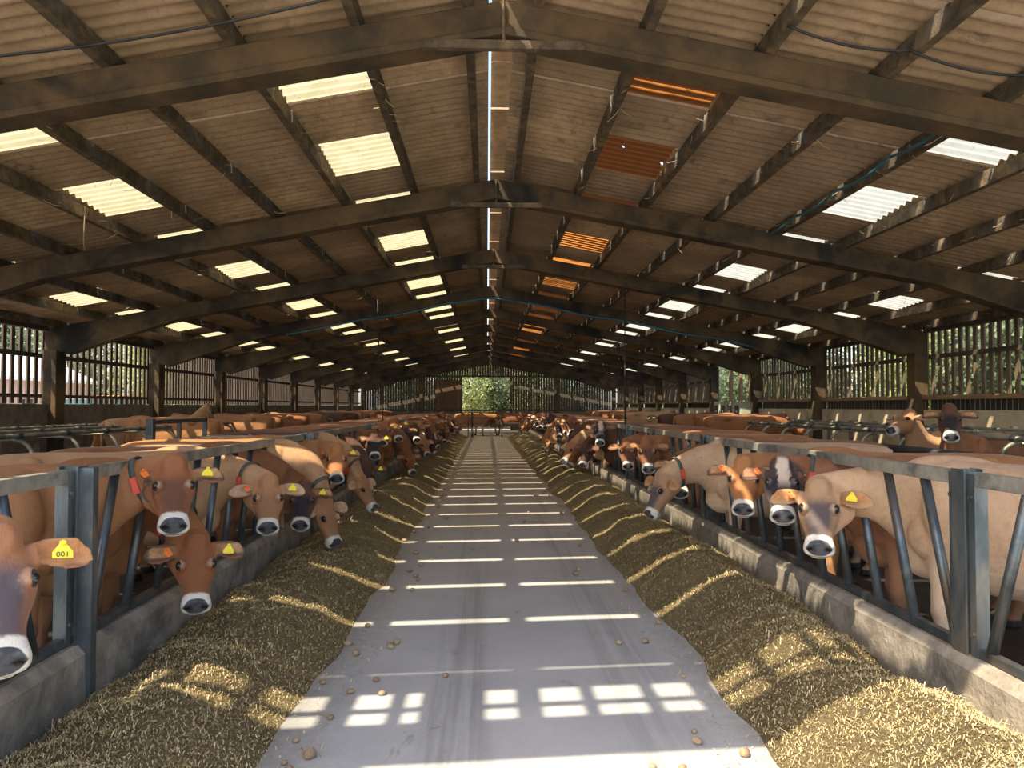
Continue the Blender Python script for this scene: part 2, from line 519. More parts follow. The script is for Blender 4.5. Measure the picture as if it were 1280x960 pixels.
for sx, nm in ((-1, 'left'), (1, 'right')):
    root = empty('ceiling', (sx * 4.2, 25, 4.0))
    tag(root, 'corrugated brown roof slope with skylights on the %s of the ridge' % nm, kind='structure')
    inv = Matrix.Translation((-sx * 4.2, -25, -4.0))
    def sub(name, me, loc, extra=None):
        o = link(name, me, root)
        o.location = Vector(loc) - Vector((sx * 4.2, 25, 4.0))
        return o
    for ri, (d0, d1, light) in enumerate(ROWS):
        base = sheet_mesh(d0, d1, sx, 'roof', 0.012 if ri % 2 else 0.0)
        kinds = {}
        if light:
            kinds['sky'] = sheet_mesh(d0, d1, sx, 'skylight' if sx < 0 else 'skylight_white', 0.012)
            if ri == 1 and sx > 0:
                kinds['sky'] = sheet_mesh(d0, d1, sx, 'skylight_rust', 0.012)
        for j in range(J0, J1):
            yc = SY + SP * j + SP / 2
            if j == -4:
                yc = 1.93 + SW / 2
            if sx < 0 and j == -4 and ri in (0, 1, 2):
                continue                      # unseen open strip, added to let sun patches through
            bayj = (j % 4)
            if light and j % 2 == 0 and j > -4:
                sub('skylight', kinds['sky'], (0, yc, 0))
            else:
                dz = 0.006 * math.sin(j * 12.9 + ri * 3.1) + (0.085 if j == -4 else 0.0)
                sub('roof_sheet', base, (0, yc, dz))
    # unseen sheets added past the left verge to shade the left foreground
    if sx < 0:
        for d0, d1 in ((3.05, 4.27), (4.17, 5.25), (5.15, 7.27), (7.17, 8.25), (8.15, 9.45)):
            sub('roof_sheet', sheet_mesh(d0, d1, sx, 'roof', 0.09), (0, 1.87 - SW / 2, 0))
            sub('roof_sheet', sheet_mesh(d0, d1, sx, 'roof', 0.16), (0, 0.77 - SW / 2, 0))
    # purlins, one length for each bay
    for k in range(-1, NB):
        ya, yb = Y0 + k * BAY, Y0 + (k + 1) * BAY
        if k < 0:
            ya = 1.66
            continue
        if k == 0:
            ya = 1.80
        for pi, d in enumerate(PURL):
            zz = ZT - SLOPE * d
            pm = MB().box(sx * d - 0.04, sx * d + 0.04, ya, yb, zz, zz + 0.155, None)
            po = pm.build('purlin', 'purlin', root)
            po.location = Vector((0, 0, 0)) - Vector((sx * 4.2, 25, 4.0))
    # bent hook bolts that hold the sheets, shining along the purlins
    hb = MB()
    for pi, d in enumerate(PURL[1:]):
        for j in range(0, 26):
            y = SY + SP * j - 0.03 + 0.05 * math.sin(j * 7 + pi)
            zz = ZT - SLOPE * d
            q = 0.035 + 0.03 * abs(math.sin(j * 3.3 + pi * 1.7))
            if sx > 0 or (j * 5 + pi * 3) % 4 == 0:
                hb.tube([(sx * (d - 0.06), y, zz + 0.13), (sx * (d - 0.062), y + 0.01, zz + 0.08), (sx * (d - 0.05), y + q, zz + 0.03)], 0.0065, 5)
    ho = hb.build('hook_bolts', 'bolt', root)
    ho.location = -Vector((sx * 4.2, 25, 4.0))
    ho['kind'] = 'stuff'
    tw = MB()
    tr_ = random.Random(3 + sx)
    for q in range(420):
        d = tr_.choice(PURL[1:])
        y = 6.5 + 22 * tr_.random() ** 1.4
        p = Vector((sx * (d + tr_.uniform(-0.07, 0.07)), y, ZT - SLOPE * d + tr_.uniform(0.0, 0.14)))
        dr = Vector((tr_.uniform(-1, 1), tr_.uniform(-0.6, 0.6), tr_.uniform(-0.55, 0.15))).normalized() * tr_.uniform(0.06, 0.22)
        tw.tube([p, p + dr * 0.5 - Vector((0, 0, 0.012)), p + dr], 0.0028, 3, False)
    to = tw.build('nest_straw', 'straw_dry', root)
    to.location = -Vector((sx * 4.2, 25, 4.0))
    to['kind'] = 'stuff'
    # ridge capping pieces beside the narrow open slot
    if sx > 0:
        for j in range(J0, J1):
            yc = SY + SP * j
            cm = MB().box(-0.092, 0.17, yc + 0.015, yc + SP - 0.015, ZS + 0.045 + 0.01 * (j % 2), ZS + 0.07 + 0.01 * (j % 2))
            co = cm.build('ridge_cap', 'ridge_board', root)
            co.location = -Vector((sx * 4.2, 25, 4.0))
    # unseen open strip near the front: battens added to cut sun into floor patches
    if sx < 0:
        off = -Vector((sx * 4.2, 25, 4.0))
        for d0, d1 in ((0.12, 1.28), (1.18, 2.25), (2.15, 4.27)):
            for ya, yb in ((1.93, 2.17), (2.60, 2.95)):
                hm = MB().add([(sx * d, y, roof_z(d, ZS)) for d in (d0, d1) for y in (ya, yb)], [(0, 1, 3, 2)])
                sub('half_sheet', hm.mesh('half_sheet', 'roof'), (0, 0, 0))
        for d in np.arange(0.18, 4.2, 0.345):
            o = MB().box(sx * d - 0.04, sx * d + 0.04, 2.10, 2.68, roof_z(d, ZS - 0.05), roof_z(d, ZS - 0.02)).build('shade_batten', 'purlin', root)
            o.location = off
        bm_ = MB().add([(sx * d, y, roof_z(d, z)) for d in (0.15, 4.2) for y in (2.34, 2.40) for z in (ZS - 0.07, ZS - 0.02)],
                       [(0, 1, 3, 2), (4, 6, 7, 5), (0, 4, 5, 1), (2, 3, 7, 6), (0, 2, 6, 4), (1, 5, 7, 3)])
        o = bm_.build('shade_batten', 'purlin', root)
        o.location = off
        bm_ = MB().add([(sx * d, y, roof_z(d, ZS - 0.01)) for d in (2.48, 2.83) for y in (2.12, 2.66)], [(0, 1, 3, 2)])  # unseen board added to block sun between two groups of floor patches
        o = bm_.build('shade_board', 'roof', root)
        o.location = off

# ------------------------------------------------------------------ side walls
def slat_wall(sx, nm):
    wl = empty('wall_' + nm, (sx * 9.19, 26, 0))
    off = -Vector((sx * 9.19, 26, 0))
    def sub(name, mb, mat, **kw):
        o = mb.build(name, mat, wl, **kw)
        o.location = off
        return o
    def sub_me(name, me, loc):
        o = link(name, me, wl)
        o.location = Vector(loc) + off
        return o
    X = sx * 9.19
    if sx < 0:
        tag(wl, 'dark block wall with a screen of upright timber slats on the left', kind='structure')
        for k in range(NB):
            ya, yb = Y0 + k * BAY + 0.17, Y0 + (k + 1) * BAY - 0.17
            top = 1.80 if k >= 2 else 1.90
            # courses of blocks
            for c in range(4):
                z0, z1 = top * c / 4, top * (c + 1) / 4 - 0.012
                sub('block_course', MB().box(X - 0.07, X + 0.07, ya, yb, z0, z1), 'block_wall')
            sub('rail', MB().box(X - 0.18, X - 0.10, ya - 0.2, yb + 0.2, 2.74, 2.83), 'dark_wood')
            sub('rail', MB().box(X - 0.18, X - 0.10, ya - 0.2, yb + 0.2, 1.92, 1.99), 'dark_wood')
            sub('eaves_beam', MB().box(X - 0.05, X + 0.08, ya, yb, 3.28, 3.42), 'dark_wood')
        sme = MB().box(-0.018, 0.018, -0.055, 0.055, 0, 1.62).mesh('slat', 'dark_wood')  # darker than the right slats: backlit silhouette put into the wood colour
        y = Y0 + 0.3
        while y < YEND - 0.2:
            far = y > Y0 + 5 * BAY
            ph = (y - Y0) % BAY
            sub_me('slat', sme, (X - 0.20, y, 1.80))
            y += 0.21 if (y > 21 and y < 26) else (0.19 if y > 26 else 0.262)
    else:
        tag(wl, 'pale concrete panel wall with timber sill and upright slats on the right', kind='structure')
        for k in range(NB):
            ya, yb = Y0 + k * BAY + 0.17, Y0 + (k + 1) * BAY - 0.17
            for c in range(3):
                sub('wall_panel', MB().box(X - 0.06, X + 0.06, ya, yb, 0.56 * c, 0.56 * (c + 1) - 0.012), 'concrete_wall')
            if k == 5:
                continue                        # bay with the cabinets and opening
            sub('sill', MB().box(X - 0.10, X + 0.06, ya, yb, 1.88, 1.97), 'sill_wood', bevel=0.008)
            sub('mid_rail', MB().box(X + 0.05, X + 0.11, ya, yb, 2.74, 2.83), 'dark_wood')
            sub('eaves_beam', MB().box(X - 0.05, X + 0.06, ya, yb, 3.30, 3.42), 'dark_wood')
            sub('backing_board', MB().box(X + 0.10, X + 0.12, ya, yb, 1.66, 1.90), 'dark_wood')
            if k < 6:
                m = MB()
                for q in np.arange(ya + 0.1, yb, 0.15):
                    m.tube([(X - 0.02, q, 1.66), (X - 0.02, q, 1.9)], 0.007, 5)
                so = sub('wire_bars', m, 'galvanised')
                so['kind'] = 'stuff'
        sme = MB().box(-0.018, 0.018, -0.05, 0.05, 0, 1.52).mesh('slat', 'slat_wood')
        y = Y0 + 0.3
        while y < YEND - 0.2:
            ph = (y - Y0) % BAY
            kb = int((y - Y0) // BAY)
            if kb != 5:
                sub_me('slat', sme, (X + 0.14, y, 1.88))
            y += 0.235 if y < 29 else 0.2
        # wide posts beside the opening in the sixth bay
        for y in (Y0 + 5 * BAY + 0.9, Y0 + 5 * BAY + 2.0, Y0 + 5 * BAY + 3.1):
            sub('post', MB().box(X - 0.02, X + 0.10, y - 0.09, y + 0.09, 1.66, 3.35), 'sill_wood')
    return wl
slat_wall(-1, 'left')
slat_wall(1, 'right')

# far gable with the doorway
gw = empty('wall_far', (0, YEND, 0))
tag(gw, 'dark slatted gable wall closing the far end around an open doorway', kind='structure')
DX0, DX1, DZ = -1.93, 1.56, 3.83
m = MB()
for x0, x1 in ((-9.0, DX0), (DX1, 9.0)):
    m2 = MB().box(x0, x1, 0.0, 0.12, 0, 1.35)
    m2.build('plinth', 'block_wall', gw)
    x = x0 + 0.05
    while x < x1 - 0.05:
        m.box(x - 0.080, x + 0.080, 0.05, 0.08, 1.35, roof_z(x, 5.2))
        x += 0.185
x = DX0
while x < DX1:
    m.box(x - 0.080, x + 0.080, 0.05, 0.08, DZ + 0.1, roof_z(x, 5.2))
    x += 0.185
o = m.build('slat_screen', 'dark_wood', gw)
o['kind'] = 'stuff'
MB().box(-9.0, 9.0, 0.08, 0.16, 1.40, 1.52).build('rail', 'dark_wood', gw)
MB().box(-5.5, 5.5, 0.08, 0.16, DZ + 0.02, DZ + 0.16).build('lintel', 'dark_wood', gw)
for x in (DX0 - 0.07, DX1 + 0.07):
    MB().box(x - 0.07, x + 0.07, -0.05, 0.15, 0, DZ + 0.1).build('door_post', 'dark_wood', gw)
for q in range(9):
    MB().box(DX0 - 1.95 + q * 0.21, DX0 - 1.95 + q * 0.21 + 0.195, -0.10, -0.06, 1.45, 3.65).build('door_board', 'door_wood', gw)
for x in (-4.9, 4.9):
    MB().box(x - 0.12, x + 0.12, -0.05, 0.12, 0, 3.9).build('post', 'frame_concrete', gw)

# ------------------------------------------------------------------ feed barriers
def barrier(sx, ya, yb, slant, idx):
    side = 'left' if sx < 0 else 'right'
    root = empty('feed_barrier', (sx * FX, (ya + yb) / 2, KH))
    off = -Vector((sx * FX, (ya + yb) / 2, KH))
    names = ['nearest', 'second', 'third', 'fourth', 'fifth', 'sixth', 'seventh', 'eighth', 'ninth', 'tenth']
    tag(root, '%s steel feed barrier panel of slanted bars along the %s kerb' % (names[idx], side), 'feed barrier', 'feed barrier panels')
    def sub(name, mb, mat, **kw):
        o = mb.build(name, mat, root, **kw)
        o.location = off
        return o
    X = sx * FX
    sub('top_rail', MB().box(X - 0.03, X + 0.03, ya + 0.062, yb - 0.062, RH - 0.075, RH), 'rail_steel', bevel=0.006)
    sub('bottom_rail', MB().box(X - 0.025, X + 0.025, ya + 0.062, yb - 0.062, KH + 0.005, KH + 0.055), 'bar_steel', bevel=0.006)
    gap, first = (0.448, 0.48) if sx < 0 else (0.41, 0.40 if slant > 0 else 0.52)
    for i in range(14):
        y = ya + first + i * gap
        if y > yb - 0.12:
            break
        y2 = y - 0.29 * slant
        if y2 < ya + 0.05 or y2 > yb - 0.05:
            continue
        sub('bar', MB().tube([(X, y, RH - 0.06), (X, y2, KH + 0.03)], 0.028, 10), 'bar_steel', smooth=True)
    for y in (ya + 0.085, yb - 0.085):
        sub('end_plate', MB().box(X - 0.035, X + 0.035, y - 0.025, y + 0.025, KH + 0.01, RH - 0.01), 'galvanised')
        for z in (RH - 0.13, KH + 0.12):
            sub('bolt', MB().tube([(X - sx * 0.03, y, z), (X - sx * 0.048, y, z)], 0.014, 8), 'galvanised')

def post(sx, y, idx):
    side = 'left' if sx < 0 else 'right'
    names = ['nearest', 'second', 'third', 'fourth', 'fifth', 'sixth', 'seventh', 'eighth', 'ninth', 'tenth']
    X = sx * FX
    m = MB()
    # rolled H section, web across the fence line, flange towards the passage
    m.box(X - 0.055, X - 0.045, y - 0.055, y + 0.055, 0.0, RH + 0.012)
    m.box(X + 0.045, X + 0.055, y - 0.055, y + 0.055, 0.0, RH + 0.012)
    m.box(X - 0.05, X + 0.05, y - 0.006, y + 0.006, 0.0, RH + 0.012)
    if sx < 0:
        m.box(X + 0.055, X + 0.125, y - 0.03, y + 0.03, 0.0, RH + 0.005)
    o = m.build('barrier_post', 'galvanised')
    tag(o, '%s upright steel barrier post on the %s kerb' % (names[idx], side), 'post', 'feed barrier posts')

PY = {-1: [4.30, 9.60, 14.85, 20.1, 25.35, 30.55, 35.75, 40.9], 1: [3.98, 8.80, 13.65, 18.55, 23.45, 28.35, 33.25, 38.1, 42.9]}
for sx in (-1, 1):
    ps = PY[sx]
    for i, y in enumerate(ps):
        post(sx, y, i)
    barrier(sx, 0.95, ps[0], -1, 0)
    for i in range(len(ps) - 1):
        barrier(sx, ps[i], ps[i + 1], 1, i + 1)

# ------------------------------------------------------------------ cubicles
def cubicles(sx):
    side = 'left' if sx < 0 else 'right'
    # raised bed
    a, b = sorted((sx * 6.4, sx * 9.05))
    o = MB().box(a, b, 2.0, YEND - 4, -0.003, 0.16).build('floor', 'kerb')
    tag(o, 'raised cubicle bed along the %s wall' % side, kind='structure')
    x_in, x_out = 6.15, 8.7
    def loop(h):
        pts = [(sx * 8.8, 0, h), (sx * (x_in + 0.28), 0, h + 0.02)]
        for a in np.linspace(90, -90, 13):
            pts.append((sx * (x_in + 0.28 - 0.28 * math.cos(R(a))), 0, h - 0.26 + 0.28 * math.sin(R(a))))
        pts += [(sx * (x_in + 0.55), 0, h - 0.56), (sx * 7.8, 0, h - 0.62), (sx * 8.8, 0, h - 0.5)]
        return pts
    me = MB().tube(loop(1.28), 0.03, 8).mesh('divider_tube', 'pipe_steel', True)
    ft = MB().box(sx * 8.8 - 0.04, sx * 8.8 + 0.04, -0.04, 0.04, 0.16, 1.4).mesh('divider_post', 'pipe_steel')
    y = 3.4
    i = 0
    while y < 44:
        if sx > 0 and 26.0 < y < 29.7:
            y += 1.17
            i += 1
            continue
        d = empty('cubicle_divider', (0, y, 0.16))
        nearfar = '%s nearest looped cubicle divider on the %s side' % (ORD[i], side) if i < 20 else 'small distant looped cubicle divider at the far end of the %s side' % side
        tag(d, nearfar, 'divider', 'looped cubicle dividers')
        for nm, mm in (('loop', me), ('upright', ft)):
            c = link(nm, mm, d)
            c.location = (0, 0, -0.16)
        y += 1.17
        i += 1
    # lengthwise pipes clamped to the dividers
    for j, (x, h, lab) in enumerate(((6.35, 1.345, 'front neck pipe'), (7.4, 1.345, 'middle neck pipe'), (8.5, 1.345, 'rear pipe'))):
        pr = empty('neck_pipe', (sx * x, 24, 0.16))
        tag(pr, 'long grey %s running above the %s cubicles' % (lab, side), 'pipe')
        seg = MB().tube([(0, -21.5, h - 0.16), (0, 20.5, h - 0.16)], 0.034, 8).build('pipe', 'pipe_steel', pr, True)
        cm = MB().tube([(0, -0.05, h - 0.16), (0, 0.05, h - 0.16)], 0.046, 8).mesh('clamp', 'bar_steel')
        yy = 3.4
        while yy < 20:
            c = link('clamp', cm, pr)
            c.location = (0, yy - 24, 0)
            yy += 1.17
    # lengthwise pipe nearer the cows
    pr = empty('head_pipe', (sx * 4.75, 24, 0))
    tag(pr, 'worn lengthwise pipe on posts behind the %s row of feeding cows' % side, 'pipe')
    MB().tube([(0, -21.0, 1.22), (0, 19.5, 1.22)], 0.04, 8).build('pipe', 'pipe_steel', pr, True)
    for q in range(9):
        MB().tube([(0, -20.6 + q * 4.9, 0), (0, -20.6 + q * 4.9, 1.22)], 0.035, 8).build('post', 'bar_steel', pr, True)
    if sx > 0:
        s = MB().tube([(0, -16.9, 1.22), (0, -14.2, 1.22)], 0.062, 12).build('rubber_sleeve', 'rubber', pr, True)
cubicles(-1)
cubicles(1)

# short dark steel gate frame among the left cubicles
g = empty('pen_hurdle', (-5.0, 11.3, 0))
tag(g, 'dark square steel hurdle standing among the left cubicles', 'hurdle')
MB().box(-0.05, 0.05, -0.05, 0.05, 0, 1.56).build('post', 'bar_steel', g)
MB().box(-0.03, 0.03, 2.1, 2.16, 0, 1.54).build('post', 'bar_steel', g)
MB().box(-0.03, 0.03, 0, 2.16, 1.48, 1.54).build('rail', 'bar_steel', g)
MB().box(-0.03, 0.03, 1.0, 1.05, 0.8, 1.5).build('brace', 'bar_steel', g)
MB().box(-0.03, 0.03, 0, 2.16, 0.8, 0.86).build('rail', 'bar_steel', g)

# gates across the passage at the far end
for i, (x0, x1) in enumerate(((-2.35, -1.0), (-0.95, 2.35))):
    g = empty('yard_gate', ((x0 + x1) / 2, 43.3, 0))
    tag(g, ('short' if i == 0 else 'long') + ' dark tubular gate closing the far end of the passage', 'gate')
    hw = (x1 - x0) / 2
    for z in (0.25, 0.5, 0.78, 1.08, 1.38):
        MB().tube([(-hw, 0, z), (hw, 0, z)], 0.024, 6).build('rail', 'bar_steel', g)
    for x in (-hw, 0 if i else hw - 0.2, hw):
        MB().tube([(x, 0, 0.0), (x, 0, 1.4)], 0.03, 6).build('upright', 'bar_steel', g)

# ------------------------------------------------------------------ feed heaps
def feed_height(sx, x, y):
    """height of the feed at distance x from the middle line"""
    ax = abs(x)
    if sx < 0:
        e = 1.14 + 0.09 * mnoise.noise((3.1, y * 0.55, 0)) + 0.05 * mnoise.noise((8.1, y * 1.9, 0)) + 0.10 * max(0, 1 - abs(y - 3) / 2)
        top = 0.27 + 0.07 * mnoise.noise((1.7, y * 0.7, 4))
    else:
        e = 1.28 + 0.13 * mnoise.noise((5.2, y * 0.6, 2)) + 0.05 * mnoise.noise((2.2, y * 2.1, 2)) - 0.012 * max(0, y - 5)
        e = max(e, 0.95)
        top = 0.33 + 0.08 * mnoise.noise((7.7, y * 0.75, 1)) + 0.10 * math.exp(-((y - 3.3) / 0.8) ** 2) - 0.16 * math.exp(-((y - 4.35) / 0.35) ** 2) * (1 if ax > 2.0 else 0.4)
    k = FX - 0.10
    t = (ax - e) / (k - e)
    if t <= 0:
        return -0.03 + 0.02 * t
    p = math.sin(min(1.0, t / 0.62) * math.pi / 2) ** 1.25
    if t > 0.62:
        p = 1.0 - 0.42 * ((t - 0.62) / 0.38) ** 1.5
    lump = 0.055 * mnoise.noise((x * 2.6, y * 2.2, 3)) + 0.035 * mnoise.noise((x * 6, y * 5.5, 5)) + 0.014 * mnoise.noise((x * 17, y * 15, 1)) + 0.007 * mnoise.noise((x * 40, y * 38, 1))
    return top * p + lump * min(1, t * 3.0) - 0.01
HEAPS = {}
for sx in (-1, 1):
    side = 'left' if sx < 0 else 'right'
    xs = np.linspace(0.80, FX - 0.08, 58)
    ys = [1.2]
    while ys[-1] < 42.8:
        ys.append(ys[-1] + 0.026 + 0.010 * max(0, ys[-1] - 5))
    vs = [(sx * x, y, feed_height(sx, sx * x, y)) for y in ys for x in xs]
    n = len(xs)
    fs = []
    for i in range(len(ys) - 1):
        for j in range(n - 1):
            a = i * n + j
            q = (a, a + 1, a + n + 1, a + n)
            fs.append(q if sx > 0 else q[::-1])
    o = MB().add(vs, fs).build('feed_heap', 'feed', None, True)
    tag(o, 'long heap of chopped forage lying along the %s kerb' % side, 'forage', kind='stuff')
    HEAPS[sx] = o
    # loose stalks strewn over the heap
    N = 62000
    y = 2.2 + 14.0 * rng.random(N) ** 1.7
    x = sx * (0.86 + (FX - 0.12 - 0.86) * rng.random(N) ** 0.85)
    keep, z = [], []
    for i in range(N):
        h = feed_height(sx, x[i], y[i])
        if h > 0.0 or (h > -0.035 and rng.random() < 0.10):
            keep.append(i)
            z.append(max(h, 0.0) + 0.004)
    y, x, z = y[keep], x[keep], np.array(z)
    n = len(y)
    a = rng.random(n) * 2 * np.pi
    ln = 0.010 + 0.028 * rng.random(n) ** 2 + 0.05 * (rng.random(n) < 0.02)
    pit = rng.normal(0, 0.45, n)
    dx, dy, dz = np.cos(a) * np.cos(pit), np.sin(a) * np.cos(pit), np.abs(np.sin(pit)) * 0.8
    wd = 0.0010 + 0.0013 * rng.random(n)
    px_, py_ = -np.sin(a) * wd, np.cos(a) * wd
    P = np.stack([x, y, z], 1)
    D = np.stack([dx, dy, dz], 1) * ln[:, None]
    S = np.stack([px_, py_, np.zeros(n)], 1)
    up = np.zeros((n, 3))
    up[:, 2] = 0.004 + 0.3 * ln * rng.random(n)
    V = np.stack([P - S, P + S, P + D * 0.5 + S + up, P + D * 0.5 - S + up, P + D + S, P + D - S], 1).reshape(-1, 3)
    b = (np.arange(n) * 6)[:, None]
    F = np.concatenate([b + np.array([[0, 1, 2, 3]]), b + np.array([[3, 2, 4, 5]])], 1).reshape(-1, 4)
    me = bpy.data.meshes.new('loose_stalks')
    me.from_pydata(V.tolist(), [], F.tolist())
    at = me.attributes.new('tint', 'FLOAT', 'POINT')
    tint = np.repeat(rng.random(n) ** 1.6, 6).astype(np.float32)
    at.data.foreach_set('value', tint)
    me.materials.append(MATS['straw'])
    so = link('loose_stalks', me, o)
    so['kind'] = 'stuff'

# potatoes dropped on the concrete
pm = []
for q in range(3):
    bm = bmesh.new()
    bmesh.ops.create_icosphere(bm, subdivisions=2, radius=0.026)
    for v in bm.verts:
        v.co = Vector((v.co.x * 1.25, v.co.y, v.co.z * 0.85)) * (1 + 0.22 * mnoise.noise(v.co * 40 + Vector((q * 5, 0, 0))))
    me = bpy.data.meshes.new('potato')
    bm.to_mesh(me)
    bm.free()
    me.materials.append(MATS['potato'])
    me.polygons.foreach_set('use_smooth', [True] * len(me.polygons))
    pm.append(me)
pr = random.Random(5)
for i in range(64):
    sx = -1 if i % 5 < 3 else 1
    y = 3.6 + 13 * pr.random() ** 1.5
    for _ in range(40):
        ax = pr.uniform(0.25, 1.35) if pr.random() < 0.25 else pr.uniform(0.75, 1.35)
        if feed_height(sx, sx * ax, y) < 0.0:
            break
    o = link('potato', pm[i % 3])
    s = pr.uniform(0.55, 1.15)
    o.scale = (s, s, s)
    o.location = (sx * ax, y, 0.02 * s)
    o.rotation_euler = (0, 0, pr.uniform(0, 6))
    tag(o, 'small round brown potato on the %s concrete beside the %s forage heap' % ('foreground' if y < 6.5 else 'farther', 'left' if sx < 0 else 'right'), 'potato', 'potatoes scattered on the passage')

# ------------------------------------------------------------------ cows: one rest body, posed by bending the neck
def ring(c, U, V, a, bp, bm_, n=28, p=0.9):
    out = []
    for k in range(n):
        t = 2 * math.pi * k / n
        co, si = math.cos(t), math.sin(t)
        x = math.copysign(abs(co) ** p, co) * a
        y = math.copysign(abs(si) ** p, si) * (bp if si > 0 else bm_)
        out.append(Vector(c) + Vector(U) * x + Vector(V) * y)
    return out
def loft(mb, rings):
    n = len(rings[0])
    vs = [p for r in rings for p in r]
    fs = [(i * n + k, i * n + (k + 1) % n, (i + 1) * n + (k + 1) % n, (i + 1) * n + k) for i in range(len(rings) - 1) for k in range(n)]
    m = (len(rings) - 1) * n
    fs += [tuple(range(n - 1, -1, -1)), tuple(range(m, m + n))]
    mb.add(vs, fs)
def ellipsoid(mb, c, r, n=16, rot=None):
    rings = []
    for i in range(1, n):
        a = math.pi * i / n
        rings.append([Vector((math.cos(a) * -r[0], math.sin(a) * math.cos(2 * math.pi * k / n) * r[1], math.sin(a) * math.sin(2 * math.pi * k / n) * r[2])) for k in range(n)])
    rings = [[Vector(c) + ((rot @ p) if rot else p) for p in rr] for rr in rings]
    loft(mb, rings)

N0 = Vector((0.02, 0, 1.00))
POLL = Vector((0.70, 0, 1.27))
AX = (POLL - N0)
NL = AX.length
AXN = AX.normalized()
TH0 = R(42)
HD = Vector((math.cos(TH0), 0, -math.sin(TH0)))
HV = Vector((math.sin(TH0), 0, math.cos(TH0)))
HY = Vector((0, 1, 0))
HLEN = 0.84
def hp(u, v, w_):
    return POLL + HD * (u * HLEN) + HV * v + HY * w_
EYE = (0.180, -0.002, 0.104)

